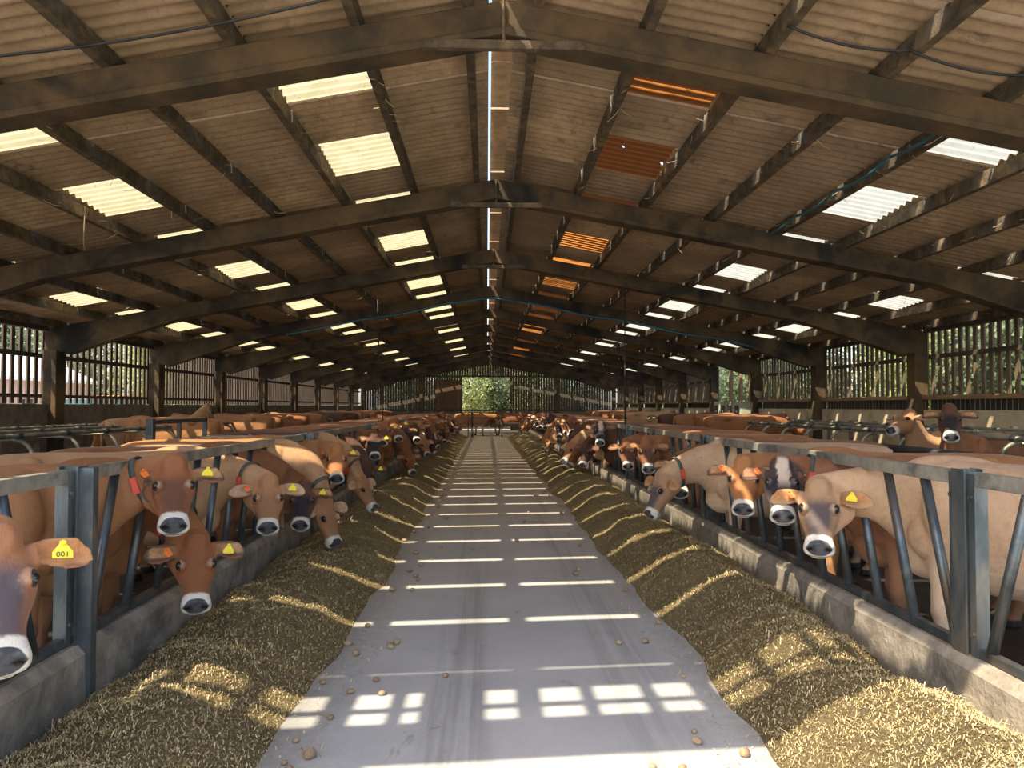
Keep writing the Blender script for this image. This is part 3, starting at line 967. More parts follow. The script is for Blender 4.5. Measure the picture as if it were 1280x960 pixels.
def cow_rest():
    mb = MB()
    Xa, Ya, Za = Vector((1, 0, 0)), Vector((0, 1, 0)), Vector((0, 0, 1))
    # trunk
    tr = [(-1.53, 1.10, .05, .07, .10), (-1.50, 1.07, .15, .14, .20), (-1.42, 1.03, .215, .20, .27), (-1.28, 1.00, .25, .245, .33), (-1.10, .97, .272, .285, .35),
          (-.9, .93, .295, .325, .37), (-.7, .90, .325, .35, .39), (-.48, .885, .335, .365, .39), (-.25, .885, .315, .375, .375),
          (-.05, .90, .265, .375, .36), (.06, .92, .215, .33, .35), (.13, .92, .15, .25, .28), (.18, .91, .08, .13, .16)]
    loft(mb, [ring((x, 0, z), Ya, Za, a, bp, bm_, 32, 0.88) for x, z, a, bp, bm_ in tr])
    # hip bones and shoulder blades, pin bones
    for s in (-1, 1):
        ellipsoid(mb, (-1.08, s * .21, 1.17), (.10, .07, .07))
        ellipsoid(mb, (-.06, s * .20, 1.0), (.15, .085, .25))
        ellipsoid(mb, (.06, s * .135, .84), (.12, .075, .15))
        ellipsoid(mb, (-1.47, s * .10, 1.06), (.06, .05, .07))
    ellipsoid(mb, (-.05, 0, 1.235), (.22, .065, .06))
    # neck
    nk = [(-.10, .185, .30, .33), (.10, .172, .24, .34), (.30, .132, .18, .28), (.50, .103, .135, .215), (.70, .094, .115, .175), (.88, .090, .10, .14), (1.0, .08, .085, .11), (1.06, .05, .05, .06)]
    VN = Vector((-AXN.z, 0, AXN.x))
    loft(mb, [ring(N0 + AX * s, Ya, VN, a, bp, bm_, 28, 0.95) for s, a, bp, bm_ in nk])
    # brisket and dewlap
    ellipsoid(mb, (.08, 0, .74), (.19, .12, .19))
    # head
    hs = [(-.050, -.055, .040, .04, .05), (-.025, -.06, .075, .064, .08), (.02, -.07, .103, .080, .105), (.07, -.078, .119, .087, .125), (.12, -.082, .124, .086, .135), (.17, -.085, .120, .081, .132),
          (.22, -.086, .106, .074, .118), (.27, -.085, .090, .068, .100), (.32, -.084, .078, .063, .084), (.36, -.083, .074, .059, .075), (.39, -.085, .078, .055, .070), (.415, -.089, .085, .052, .066),
          (.437, -.095, .089, .048, .060), (.455, -.104, .088, .041, .050), (.471, -.113, .080, .031, .041), (.483, -.121, .062, .020, .030), (.490, -.126, .03, .010, .014)]
    loft(mb, [ring(hp(u, v, 0), HY, HV, a, bp, bm_, 32, 0.95) for u, v, a, bp, bm_ in hs])
    for s in (-1, 1):
        ellipsoid(mb, hp(.168, -.018, s * .084), (.046, .036, .036))           # orbit
        ellipsoid(mb, hp(.13, -.125, s * .078), (.10, .036, .075), 14)           # cheek
        ellipsoid(mb, hp(.440, -.070, s * .054), (.030, .031, .028), 14)          # nostril wing
    ellipsoid(mb, hp(-.012, -.022, 0), (.050, .075, .050))                        # poll crest
    ellipsoid(mb, hp(.415, -.150, 0), (.045, .055, .026))                        # chin
    # ears, concave leaves held out sideways
    for s in (-1, 1):
        base = hp(.045, -.040, s * .090)
        L = (HY * s * 1.0 + HD * 0.10 - HV * 0.06).normalized()
        Wd = (HD * -1.0 + HV * 0.25)
        Wd = (Wd - L * Wd.dot(L)).normalized()
        Nn = L.cross(Wd)
        if Nn.dot(HV) < 0:
            Nn = -Nn
        rings = []
        for q in (0, .06, .15, .28, .42, .56, .70, .82, .92, 1.0):
            hw = 0.024 + 0.034 * math.sin(min(1, q / .5) * math.pi / 2) if q < .5 else 0.058 * max(0.0, 1 - ((q - .5) / .51) ** 2.2) ** 0.75 + .003
            th = 0.020 - 0.011 * q
            rr = []
            for k in range(20):
                t = 2 * math.pi * k / 20
                cx, cy = math.cos(t) * hw, math.sin(t) * th
                curl = (0.50 * hw) * (cx / hw) ** 2 * min(1, q * 4)
                rr.append(base + L * (q * .205) + Wd * cx + Nn * (cy + curl) + HD * (0.012 * q * q))
            rings.append(rr)
        loft(mb, rings)
    # legs
    for s in (-1, 1):
        y = s * .15
        f = [(-.02, .86, .12, .09), (-.02, .70, .095, .075), (-.01, .55, .068, .062), (.0, .45, .058, .056), (.005, .40, .056, .054), (.0, .34, .043, .042), (-.005, .22, .038, .037),
             (-.005, .13, .046, .045), (.01, .085, .042, .043), (.025, .05, .055, .052), (.03, .0, .068, .058)]
        loft(mb, [ring((x, y * (1.0 if z > .5 else 1.05), z), Xa, Ya, a, b, b, 18, 1.0) for x, z, a, b in f])
        y = s * .17
        h = [(-1.22, .98, .22, .09), (-1.20, .82, .21, .10), (-1.20, .68, .165, .09), (-1.25, .58, .11, .065), (-1.32, .50, .075, .05), (-1.345, .44, .058, .045), (-1.335, .36, .046, .04), (-1.31, .24, .042, .038),
             (-1.29, .13, .05, .046), (-1.265, .085, .045, .044), (-1.245, .05, .058, .053), (-1.235, 0, .07, .06)]
        loft(mb, [ring((x, y, z), Xa, Ya, a, b, b, 18, 1.0) for x, z, a, b in h])
    # udder and tail
    ellipsoid(mb, (-1.0, 0, .58), (.20, .17, .15))
    mb.tube([(-1.46, 0, 1.19), (-1.535, 0, 1.17), (-1.565, 0, 1.05), (-1.57, 0, .8), (-1.55, .02, .55), (-1.54, .02, .42)], [.035, .032, .026, .022, .022, .03], 10)
    me = mb.mesh('cow_source')
    ob = link('cow_source', me)
    md = ob.modifiers.new('r', 'REMESH')
    md.mode = 'VOXEL'
    md.voxel_size = 0.0095
    md.use_smooth_shade = True
    sm = ob.modifiers.new('s', 'SMOOTH')
    sm.factor = 0.5
    sm.iterations = 7
    return ob

def evaluated(ob):
    dg = bpy.context.evaluated_depsgraph_get()
    me = bpy.data.meshes.new_from_object(ob.evaluated_get(dg))
    return me

src = cow_rest()
full = evaluated(src)
bpy.data.objects.remove(src)
# nostril pits, mouth groove and eye sockets pressed into the rest mesh
nv = len(full.vertices)
co = np.empty(nv * 3, np.float32)
full.vertices.foreach_get('co', co)
co = co.reshape(-1, 3).astype(np.float64)
def head_coords(P):
    d = P - np.array(POLL)
    return np.stack([d @ np.array(HD) / HLEN, d @ np.array(HV), d[:, 1]], 1)
hc = head_coords(co)
for s in (-1, 1):
    d = hc - np.array([.460, -.078, s * .050])
    r2 = (d[:, 0] / .020) ** 2 + (d[:, 1] / .018) ** 2 + (d[:, 2] / .016) ** 2
    g_ = np.exp(-r2 * 1.1)[:, None]
    co += g_ * (-.018 * np.array(HD) - .013 * np.array(HV))
    d = hc - np.array([EYE[0], EYE[1], s * EYE[2]])
    r2 = (d ** 2).sum(1) / .020 ** 2
    co += np.exp(-r2)[:, None] * (-s * .006 * np.array(HY) - .003 * np.array(HV))
mg = np.exp(-((hc[:, 1] + .132) / .007) ** 2) * (hc[:, 0] > .37) * (hc[:, 0] < .53)
co -= mg[:, None] * np.array(HD) * .010
full.vertices.foreach_set('co', co.astype(np.float32).ravel())
full.update()
tmp = link('cow_source', full)
dm = tmp.modifiers.new('d', 'DECIMATE')
dm.use_collapse_triangulate = True
LODS = {}
nf = len(full.polygons) * 2
for nm, cnt in (('hi', 60000), ('mid', 14000), ('lo', 4200)):
    dm.ratio = cnt / nf
    me = evaluated(tmp)
    n = len(me.vertices)
    c = np.empty(n * 3, np.float32)
    me.vertices.foreach_get('co', c)
    tri = np.empty(len(me.loops), np.int32)
    me.loops.foreach_get('vertex_index', tri)
    assert len(me.loops) == 3 * len(me.polygons)
    LODS[nm] = (c.reshape(-1, 3).astype(np.float64), tri)
bpy.data.objects.remove(tmp)

def ry(t):
    return Matrix.Rotation(t, 3, 'Y')
def rz(t):
    return Matrix.Rotation(t, 3, 'Z')
class Pose:
    NS = 33
    def __init__(s, nyaw, npitch, hyaw, hpitch, hroll=0.0):
        """angles in the cow's own frame; pitch positive = downwards; hpitch is the final slope of the face"""
        q0 = Quaternion()
        qn = (rz(nyaw) @ ry(npitch)).to_quaternion()
        qh = (rz(hyaw) @ ry(hpitch - TH0) ).to_quaternion()
        if hroll:
            qh = qh @ Quaternion(HD, hroll)
        S = np.linspace(0, 1, s.NS)
        s.Rm, s.P = [], []
        p = N0.copy()
        for i, t in enumerate(S):
            f = min(1.0, max(0.0, (t - 0.06) / 0.62))
            f = f * f * (3 - 2 * f)
            q = q0.slerp(qn, f)
            g2 = max(0.0, (t - 0.62) / 0.38)
            g2 = g2 * g2 * (3 - 2 * g2)
            q = q.slerp(qh, g2)
            qpos = q0.slerp(qn, f)
            if i:
                p = p + (qpos @ AX) / (s.NS - 1)
            s.Rm.append(np.array(q.to_matrix()))
            s.P.append(np.array(p))
        s.Rm, s.P = np.array(s.Rm), np.array(s.P)
    def apply(s, V):
        d0 = V - np.array(N0)
        t = (d0 @ np.array(AXN)) / NL
        # head vertices hang below the axis: everything past the poll plane is rigid
        tc = np.clip(t, 0, 1)
        # limit the neck to what is in front of the shoulder
        x = tc * (s.NS - 1)
        i = np.clip(x.astype(int), 0, s.NS - 2)
        f = (x - i)[:, None]
        A = np.array(N0) + np.outer(tc, np.array(AX))
        loc = V - A
        a = np.einsum('nij,nj->ni', s.Rm[i], loc) + s.P[i]
        b = np.einsum('nij,nj->ni', s.Rm[i + 1], loc) + s.P[i + 1]
        out = a * (1 - f) + b * f
        # legs and rear stay put
        wz = np.clip((V[:, 2] - 0.52) / 0.30, 0, 1)
        wz = np.where(V[:, 0] > 0.36, 1.0, wz * wz * (3 - 2 * wz))
        wz = np.where(t <= 0, 0.0, wz)[:, None]
        out = V * (1 - wz) + out * wz
        return out
    def head(s):
        m = Matrix(s.Rm[-1].tolist()).to_4x4()
        return Matrix.Translation(Vector(s.P[-1])) @ m @ Matrix.Translation(-POLL)
    def neck(s, t):
        i = int(round(t * (s.NS - 1)))
        m = Matrix(s.Rm[i].tolist()).to_4x4()
        return Matrix.Translation(Vector(s.P[i])) @ m @ Matrix.Translation(-(N0 + AX * t))

def cow_mat(name, coat, light, dark, face, fdark, legs, muzzle=(0.66, 0.60, 0.52), ear=(0.55, 0.30, 0.14), blaze=None, ring_c=(0.58, 0.42, 0.29), earrim=(0.05, 0.035, 0.03)):
    t = NT(name)
    at = t.n('ShaderNodeAttribute', attribute_name='rest')
    hd = t.n('ShaderNodeAttribute', attribute_name='headc')
    X, Y, Z = t.sep(at.outputs['Vector'])
    U, V, W = t.sep(hd.outputs['Vector'])
    aw = t.math('ABSOLUTE', W)
    vec = at.outputs['Vector']
    n1 = t.noise(3.2, 4, 0.6, vec)
    n2 = t.noise(22.0, 4, 0.7, vec)
    mp = t.n('ShaderNodeMapping')
    mp.inputs['Scale'].default_value = (1.0, 1.0, 0.16)
    t.t.links.new(vec, mp.inputs[0])
    hair = t.noise(190.0, 2, 0.6, mp.outputs[0])
    c = t.mix(t.step(n1, 0.3, 0.7), coat, light)
    c = t.mix(t.math('MULTIPLY', t.step(n2, 0.45, 0.75), 0.22), c, dark)
    n6 = t.noise(1.6, 3, 0.6, vec)
    c = t.mix(t.math('MULTIPLY', t.step(n6, 0.42, 0.70), 0.5), c, (coat[0] * 0.62, coat[1] * 0.58, coat[2] * 0.55))
    # pale underside, brisket and inner legs
    und = t.step(t.math('ADD', Z, t.math('MULTIPLY', n1, 0.22)), 0.92, 0.68)
    c = t.mix(t.math('MULTIPLY', und, 0.62), c, (min(1, light[0] * 1.35), min(1, light[1] * 1.5), min(1, light[2] * 1.7)))
    low = t.step(Z, 0.50, 0.18)
    c = t.mix(t.math('MULTIPLY', low, 0.85), c, legs)
    hoof = t.step(Z, 0.06, 0.045)
    c = t.mix(hoof, c, (0.03, 0.027, 0.024))
    # head
    ishead = t.math('MULTIPLY', t.step(U, -0.08, -0.01), t.step(X, 0.60, 0.68))
    isear = t.math('MULTIPLY', t.step(aw, 0.108, 0.122), t.math('MULTIPLY', t.step(U, 0.125, 0.105), ishead))
    isface = t.math('MULTIPLY', ishead, t.math('SUBTRACT', 1.0, isear))
    c = t.mix(t.math('MULTIPLY', isface, 0.85), c, face)
    wob = t.math('MULTIPLY', t.math('SUBTRACT', n2, 0.5), 0.05)
    # dark central face
    cen = t.math('MULTIPLY', t.step(t.math('ADD', aw, wob), 0.105, 0.045), t.step(t.math('ADD', U, wob), 0.06, 0.17))
    cen = t.math('MULTIPLY', cen, t.step(V, -0.09, -0.02))
    c = t.mix(t.math('MULTIPLY', t.math('MULTIPLY', cen, isface), fdark), c, dark)
    if blaze is not None:
        bl = t.math('MULTIPLY', t.step(t.math('ABSOLUTE', t.math('ADD', t.math('SUBTRACT', W, 0.012), t.math('MULTIPLY', wob, 1.6))), 0.052, 0.030), t.step(U, 0.25, 0.12))
        bl = t.math('MULTIPLY', bl, t.step(V, -0.07, -0.03))
        c = t.mix(t.math('MULTIPLY', bl, isface), c, blaze)
    # pale rings about the eyes
    def dist(cu, cv, cw, su, sv, sw):
        a = t.math('POWER', t.math('DIVIDE', t.math('SUBTRACT', U, cu), su), 2.0)
        b = t.math('POWER', t.math('DIVIDE', t.math('SUBTRACT', V, cv), sv), 2.0)
        d = t.math('POWER', t.math('DIVIDE', t.math('SUBTRACT', aw, cw), sw), 2.0)
        return t.math('SQRT', t.math('ADD', a, t.math('ADD', b, d)))
    de = dist(EYE[0] - 0.006, EYE[1] + 0.004, EYE[2] - 0.005, 1, 1, 1)
    c = t.mix(t.math('MULTIPLY', t.step(t.math('ADD', de, t.math('MULTIPLY', wob, 0.9)), 0.050, 0.030), 0.42), c, ring_c)
    c = t.mix(t.step(dist(EYE[0], EYE[1], EYE[2], 1.35, 0.85, 1), 0.033, 0.026), c, (0.02, 0.015, 0.012))
    # muzzle band, nose pad, nostrils, mouth
    mz = t.step(t.math('ADD', U, t.math('MULTIPLY', wob, 0.5)), 0.372, 0.392)
    c = t.mix(t.math('MULTIPLY', mz, isface), c, muzzle)
    nose = t.step(dist(0.455, -0.075, 0.0, 0.054, 0.050, 0.073), 1.03, 0.96)
    nz = t.mix(t.step(n2, 0.35, 0.65), (0.03, 0.032, 0.037), (0.085, 0.088, 0.097))
    c = t.mix(nose, c, nz)
    nos = t.step(dist(0.455, -0.080, 0.051, 0.026, 0.023, 0.020), 1.0, 0.75)
    c = t.mix(nos, c, (0.006, 0.005, 0.005))
    mouth = t.math('MULTIPLY', t.step(t.math('ABSOLUTE', t.math('ADD', V, 0.133)), 0.006, 0.002), t.step(U, 0.37, 0.40))
    c = t.mix(t.math('MULTIPLY', mouth, 0.8), c, (0.06, 0.04, 0.035))
    # ears: hairy inside with a dark rim towards the tip
    ec = t.mix(t.step(n2, 0.3, 0.7), ear, (ear[0] * 0.6, ear[1] * 0.55, ear[2] * 0.5))
    ec = t.mix(t.math('MULTIPLY', t.step(t.math('ADD', aw, t.math('MULTIPLY', wob, 0.8)), 0.245, 0.285), 0.9), ec, earrim)
    ec = t.mix(t.math('MULTIPLY', t.step(t.math('ABSOLUTE', t.math('SUBTRACT', U, 0.055)), 0.022, 0.042), 0.85), ec, earrim)
    ec = t.mix(t.math('MULTIPLY', t.step(aw, 0.19, 0.12), 0.65), ec, (ear[0] * 0.28, ear[1] * 0.25, ear[2] * 0.25))  # ear base darkened: its own dark tone plus shade painted to show the cup
    c = t.mix(isear, c, ec)
    c = t.mix(t.math('MULTIPLY', t.step(hair, 0.45, 0.7), 0.16), c, (coat[0] * 0.45, coat[1] * 0.42, coat[2] * 0.4))
    rough = t.math('SUBTRACT', 0.72, t.math('MULTIPLY', nose, 0.38))
    n5 = t.noise(9.0, 3, 0.55, vec)
    hgt = t.math('ADD', t.math('MULTIPLY', n5, 6.0), hair)
    b = t.bsdf(c, rough, 0, t.bump(hgt, 0.30, 0.007), 0.3)
    b.inputs['Sheen Weight'].default_value = 0.12
    b.inputs['Sheen Roughness'].default_value = 0.4
    return t.m
DK = (0.055, 0.042, 0.042)
COATS = {
    'fawn': cow_mat('coat_fawn', (0.31, 0.125, 0.045), (0.40, 0.185, 0.075), (0.10, 0.045, 0.03), (0.27, 0.095, 0.035), 0.8, (0.25, 0.14, 0.08), earrim=(0.04, 0.03, 0.03)),
    'red': cow_mat('coat_red', (0.26, 0.095, 0.032), (0.33, 0.14, 0.055), (0.11, 0.04, 0.02), (0.25, 0.085, 0.03), 0.25, (0.20, 0.11, 0.06), ring_c=(0.6, 0.4, 0.25), earrim=(0.06, 0.04, 0.035)),
    'tan': cow_mat('coat_tan', (0.44, 0.23, 0.105), (0.54, 0.32, 0.17), (0.20, 0.11, 0.06), (0.38, 0.17, 0.07), 0.5, (0.35, 0.22, 0.13), ear=(0.66, 0.40, 0.24), earrim=(0.55, 0.36, 0.22)),
    'pale': cow_mat('coat_pale', (0.50, 0.30, 0.165), (0.60, 0.39, 0.235), (0.075, 0.06, 0.062), (0.36, 0.20, 0.105), 0.95, (0.4, 0.28, 0.18), ear=(0.52, 0.24, 0.09), earrim=(0.45, 0.26, 0.13)),
    'darkface': cow_mat('coat_dark_face', (0.24, 0.085, 0.03), (0.30, 0.125, 0.05), (0.022, 0.022, 0.027), (0.10, 0.045, 0.025), 1.0, (0.15, 0.09, 0.05), ring_c=(0.16, 0.085, 0.05), earrim=(0.03, 0.025, 0.025)),
    'greyface': cow_mat('coat_grey_face', (0.36, 0.15, 0.055), (0.44, 0.22, 0.10), (0.085, 0.065, 0.072), (0.30, 0.125, 0.06), 1.0, (0.25, 0.15, 0.09), ring_c=(0.55, 0.33, 0.17), ear=(0.55, 0.24, 0.09), earrim=(0.5, 0.25, 0.11)),
    'blaze': cow_mat('coat_blaze', (0.23, 0.09, 0.04), (0.31, 0.14, 0.065), (0.02, 0.021, 0.026), (0.03, 0.03, 0.036), 1.0, (0.2, 0.12, 0.08), blaze=(0.62, 0.46, 0.35), ring_c=(0.28, 0.22, 0.2), ear=(0.42, 0.2, 0.1)),
    'orange': cow_mat('coat_orange', (0.36, 0.15, 0.05), (0.47, 0.22, 0.085), (0.2, 0.08, 0.03), (0.42, 0.17, 0.055), 0.2, (0.28, 0.15, 0.08), ring_c=(0.7, 0.5, 0.3), ear=(0.55, 0.28, 0.13)),
    'dark': cow_mat('coat_dark', (0.095, 0.04, 0.024), (0.14, 0.06, 0.033), (0.03, 0.022, 0.02), (0.085, 0.038, 0.025), 0.5, (0.10, 0.06, 0.04), ring_c=(0.14, 0.08, 0.055), ear=(0.3, 0.13, 0.07)),
}
def smooth_all(me):
    me.polygons.foreach_set('use_smooth', [True] * len(me.polygons))
bm = bmesh.new()
bmesh.ops.create_uvsphere(bm, u_segments=16, v_segments=10, radius=0.0225)
EYEME = bpy.data.meshes.new('eye')
bm.to_mesh(EYEME)
bm.free()
EYEME.materials.append(MATS['eye'])
smooth_all(EYEME)
def tag_mesh(mat, kind):
    m = MB()
    if kind == 'flag':
        poly = [(-.010, .012), (.010, .012), (.011, .0), (.030, -.030), (.030, -.052), (-.030, -.052), (-.030, -.030), (-.011, .0)]
    else:
        poly = [(-.014, .014), (.014, .014), (.018, -.012), (.024, -.042), (-.006, -.050), (-.020, -.02)]
    m.prism(poly, -.0015, .0015)
    m.tube([(0, -.010, .002), (0, .010, .002)], .0085, 10)
    return m.mesh('ear_tag', mat)
TAGY, TAGO = tag_mesh('tag_yellow', 'flag'), tag_mesh('tag_orange', 'stub')
def strap_mesh():
    m = MB()
    VN = Vector((-AXN.z, 0, AXN.x))
    rings = []
    for k in range(36):
        t = 2 * math.pi * k / 36
        co_, si = math.cos(t), math.sin(t)
        rad = Vector((0, 1, 0)) * co_ * .104 + VN * (si * (.122 if si > 0 else .178))
        c = N0 + AX * 0.74 + rad
        nrm = rad.normalized()
        rings.append([c + AXN * a + nrm * b for a, b in ((-.016, 0), (.016, 0), (.016, .006), (-.016, .006))])
    n = 4
    vs = [p for r in rings for p in r]
    fs = [((i * 4 + k), (i * 4 + (k + 1) % 4), (((i + 1) % 36) * 4 + (k + 1) % 4), (((i + 1) % 36) * 4 + k)) for i in range(36) for k in range(4)]
    m.add(vs, fs)
    return m.mesh('collar', 'strap', True)
STRAP = strap_mesh()
def buckle_mesh():
    VN = Vector((-AXN.z, 0, AXN.x))
    mt = Matrix.Translation(N0 + AX * 0.74) @ Matrix(((AXN.x, 0, VN.x), (0, 1, 0), (AXN.z, 0, VN.z))).to_4x4()
    m = MB()
    m.box(-.018, .018, -.124, -.106, -.085, .01, mt)
    return m.mesh('collar_tag', 'tag_red')
BUCKLE = buckle_mesh()

COWS = []
def cow(poll, face, down, body, coat, label, group, lod='hi', scale=1.08, nyaw=None, roll=0.0, tags='yo', collar=False, ground=0.0, npitch=None):
    """poll: world point of the crown; face: world azimuth the face points to; down: slope of the face; body: world azimuth of the body"""
    hy = (face - body + math.pi) % (2 * math.pi) - math.pi
    if nyaw is None:
        nyaw = max(-0.75, min(0.75, hy * 0.45))
    lo, hi = R(-62), R(80)                                  # neck pitch relative to rest
    target = (poll[2] - ground) / scale
    for _ in range(26):
        md = (lo + hi) / 2
        z = Pose(nyaw, md, hy, down).P[-1][2]
        if z > target:
            lo = md
        else:
            hi = md
    ps = Pose(nyaw, md, hy, down, roll)
    V, tri = LODS[lod]
    nvv = ps.apply(V)
    me = bpy.data.meshes.new('cow')
    me.vertices.add(len(V))
    me.vertices.foreach_set('co', nvv.astype(np.float32).ravel())
    nt = len(tri) // 3
    me.loops.add(nt * 3)
    me.loops.foreach_set('vertex_index', tri)
    me.polygons.add(nt)
    me.polygons.foreach_set('loop_start', np.arange(0, nt * 3, 3, dtype=np.int32))
    me.polygons.foreach_set('use_smooth', np.ones(nt, bool))
    for nm, arr in (('rest', V), ('headc', head_coords(V))):
        a = me.attributes.new(nm, 'FLOAT_VECTOR', 'POINT')
        a.data.foreach_set('vector', arr.astype(np.float32).ravel())
    me.update(calc_edges=True)
    me.validate()
    me.materials.append(COATS[coat])
    o = link('cow', me)
    o.scale = (scale,) * 3
    o.rotation_euler = (0, 0, body)
    off = Matrix.Rotation(body, 3, 'Z') @ (Vector(ps.P[-1]) * scale)
    o.location = (poll[0] - off.x, poll[1] - off.y, ground)
    tag(o, label, 'cow', group)
    if lod != 'lo':
        H = ps.head()
        for s in (-1, 1):
            e = link('eye', EYEME, o)
            e.matrix_local = H @ Matrix.Translation(hp(EYE[0], EYE[1], s * (EYE[2] - 0.012)))
        fr = Matrix((tuple(HY), tuple(HV), tuple(-HD))).transposed().to_4x4()   # local x across, y out of the face, z up the face
        up = Matrix.Rotation(R(15), 4, 'Y')
        def put(me_, s, u, w_, rot):
            e = link('ear_tag', me_, o)
            e.matrix_local = H @ Matrix.Translation(hp(u, 0.012, s * w_)) @ fr @ Matrix.Rotation(R(rot), 4, 'Y')
            return e
        if 'y' in tags:
            put(TAGY, 1, .055, .185, 6)
        if 'o' in tags:
            put(TAGO, -1, .058, .165, -18)
        if collar:
            Nk = ps.neck(0.74)
            e = link('collar', STRAP, o)
            e.matrix_local = Nk
            e2 = link('collar_tag', BUCKLE, o)
            e2.matrix_local = Nk if poll[0] < 0 else Nk @ Matrix.Scale(-1, 4, (0, 1, 0))
            e2['label'] = 'red plastic tag on the collar'
    COWS.append(o)
    return o

def to_cam(p, off=0.0):
    return math.atan2(CAM.y - p[1], CAM.x - p[0]) + off

# the cows that can be told apart: (pixel of the crown, plane x, face offset from the camera, slope, body azimuth, coat, ...)
HERO = [
    ((-6, 658), -1.90, 0.10, 50, 0.55, 'greyface', 'cow with blue-grey face cut off by the left edge of the view', dict(tags='y', scale=1.12)),
    ((218, 572), -2.13, 0.0, 45, 0.30, 'fawn', 'reddish fawn cow with raised head and white muzzle looking straight out over the left kerb', dict(collar=True, nyaw=0.12)),
    ((246, 668), -2.05, 0.0, 52, 0.15, 'red', 'red-brown cow with lowered head under the raised fawn head on the left', dict(collar=True, nyaw=-0.55)),
    ((336, 596), -2.00, -0.02, 45, 0.25, 'tan', 'light tan cow with pale pinkish ears, third clear face along the left barrier', dict(collar=True)),
    ((380, 603), -2.0, -0.15, 45, 0.15, 'darkface', 'black-faced brown cow half hidden behind the light tan cow on the left', dict(tags='y', nyaw=0.3)),
    ((408, 634), -1.80, 0.75, 60, 0.10, 'tan', 'tan cow bending to eat with a red collar tag below the black-faced cow', dict(collar=True, tags='', nyaw=-0.7)),
    ((421, 556), -2.0, 0.0, 45, 0.15, 'orange', 'orange fawn cow with raised head and dark ears beyond the second left post', dict(tags='yo', nyaw=0.2)),
    ((452, 594), -1.78, 0.95, 50, 0.0, 'tan', 'grey-muzzled cow stretching down to the forage on the left', dict(collar=True, tags='', lod='mid', nyaw=-0.5)),
    ((459, 577), -1.95, 0.1, 58, 0.0, 'dark', 'dark brown cow with lowered face between two raised heads on the left', dict(tags='y', lod='mid')),
    ((468, 540), -2.05, 0.05, 45, 0.0, 'darkface', 'black-faced cow with pale lit crown standing tall on the left', dict(tags='y', lod='mid')),
    ((506, 532), -2.05, 0.05, 45, 0.0, 'darkface', 'small black-faced cow looking up far along the left barrier', dict(tags='y', lod='mid')),
    ((1023, 601), 2.08, 0.0, 45, 2.45, 'pale', 'pale fawn cow with grey face and yellow ear tag nearest on the right', dict(scale=1.10)),
    ((976, 574), 2.10, 0.05, 45, 2.75, 'blaze', 'black-and-white-faced cow behind the ear of the pale fawn cow', dict(collar=True, nyaw=-0.25)),
    ((930, 572), 2.02, -0.05, 46, 2.9, 'orange', 'bright orange cow with long plain face on the right', dict(tags='o')),
    ((849, 569), 2.05, 0.05, 46, 3.0, 'darkface', 'dark-nosed fawn cow beside the second right barrier post', dict(tags='')),
    ((826, 590), 1.72, -0.95, 58, 3.05, 'pale', 'pale-necked cow with black muzzle bent down over the right kerb', dict(tags='', collar=True)),
    ((808, 548), 2.05, 0.12, 46, 3.05, 'fawn', 'fawn cow with white ringed muzzle, fifth raised face along the right', dict(tags='o')),
    ((783, 550), 2.10, 0.1, 46, 3.1, 'fawn', 'fawn cow half hidden by its neighbour ear beyond the fifth raised face', dict(tags='', lod='mid')),
    ((750, 527), 2.05, 0.0, 46, 3.14, 'blaze', 'dark cow with raised head and pale lit stripe far along the right', dict(tags='', lod='mid')),
    ((714, 552), 1.65, -0.8, 46, 3.14, 'tan', 'grey-muzzled cow eating lowest in the far right group', dict(tags='', lod='mid')),
    ((733, 552), 1.80, -0.6, 60, 3.14, 'dark', 'dark brown cow eating beside the grey-muzzled cow on the right', dict(tags='', lod='mid', nyaw=0.75)),
]
used = {-1: [], 1: []}
for px_, X, fo, down, body, coat, lab, kw in HERO:
    p = on_plane_x(px_[0], px_[1], X)
    side = 'left' if X < 0 else 'right'
    p = Vector((p.x, p.y, max(0.5, p.z - 0.05)))
    c = cow(p, to_cam(p, fo), R(down), body, coat, lab, 'cows feeding along the %s kerb' % side, **kw)
    if px_[0] < 0:
        for ch in [q for q in c.children if q.name.startswith('ear_tag')]:
            fc = bpy.data.curves.new('tag_number', 'FONT')
            fc.body = '001'
            fc.size = 0.026
            fc.extrude = 0.0004
            fc.align_x = 'CENTER'
            fo_ = link('tag_number', fc, ch)
            dgx = bpy.context.evaluated_depsgraph_get()
            fm = bpy.data.meshes.new_from_object(fo_.evaluated_get(dgx))
            bpy.data.objects.remove(fo_)
            fm.materials.clear()
            fm.materials.append(MATS['ink'])
            no = link('tag_number', fm, ch)
            no.matrix_local = Matrix.Translation((0, 0.0022, -0.048)) @ Matrix.Rotation(R(90), 4, 'X')
    used[-1 if X < 0 else 1].append((p.y, c.location.y))
    print('HERO', lab[:40], [round(v, 2) for v in p], 'base', [round(v, 2) for v in c.location])

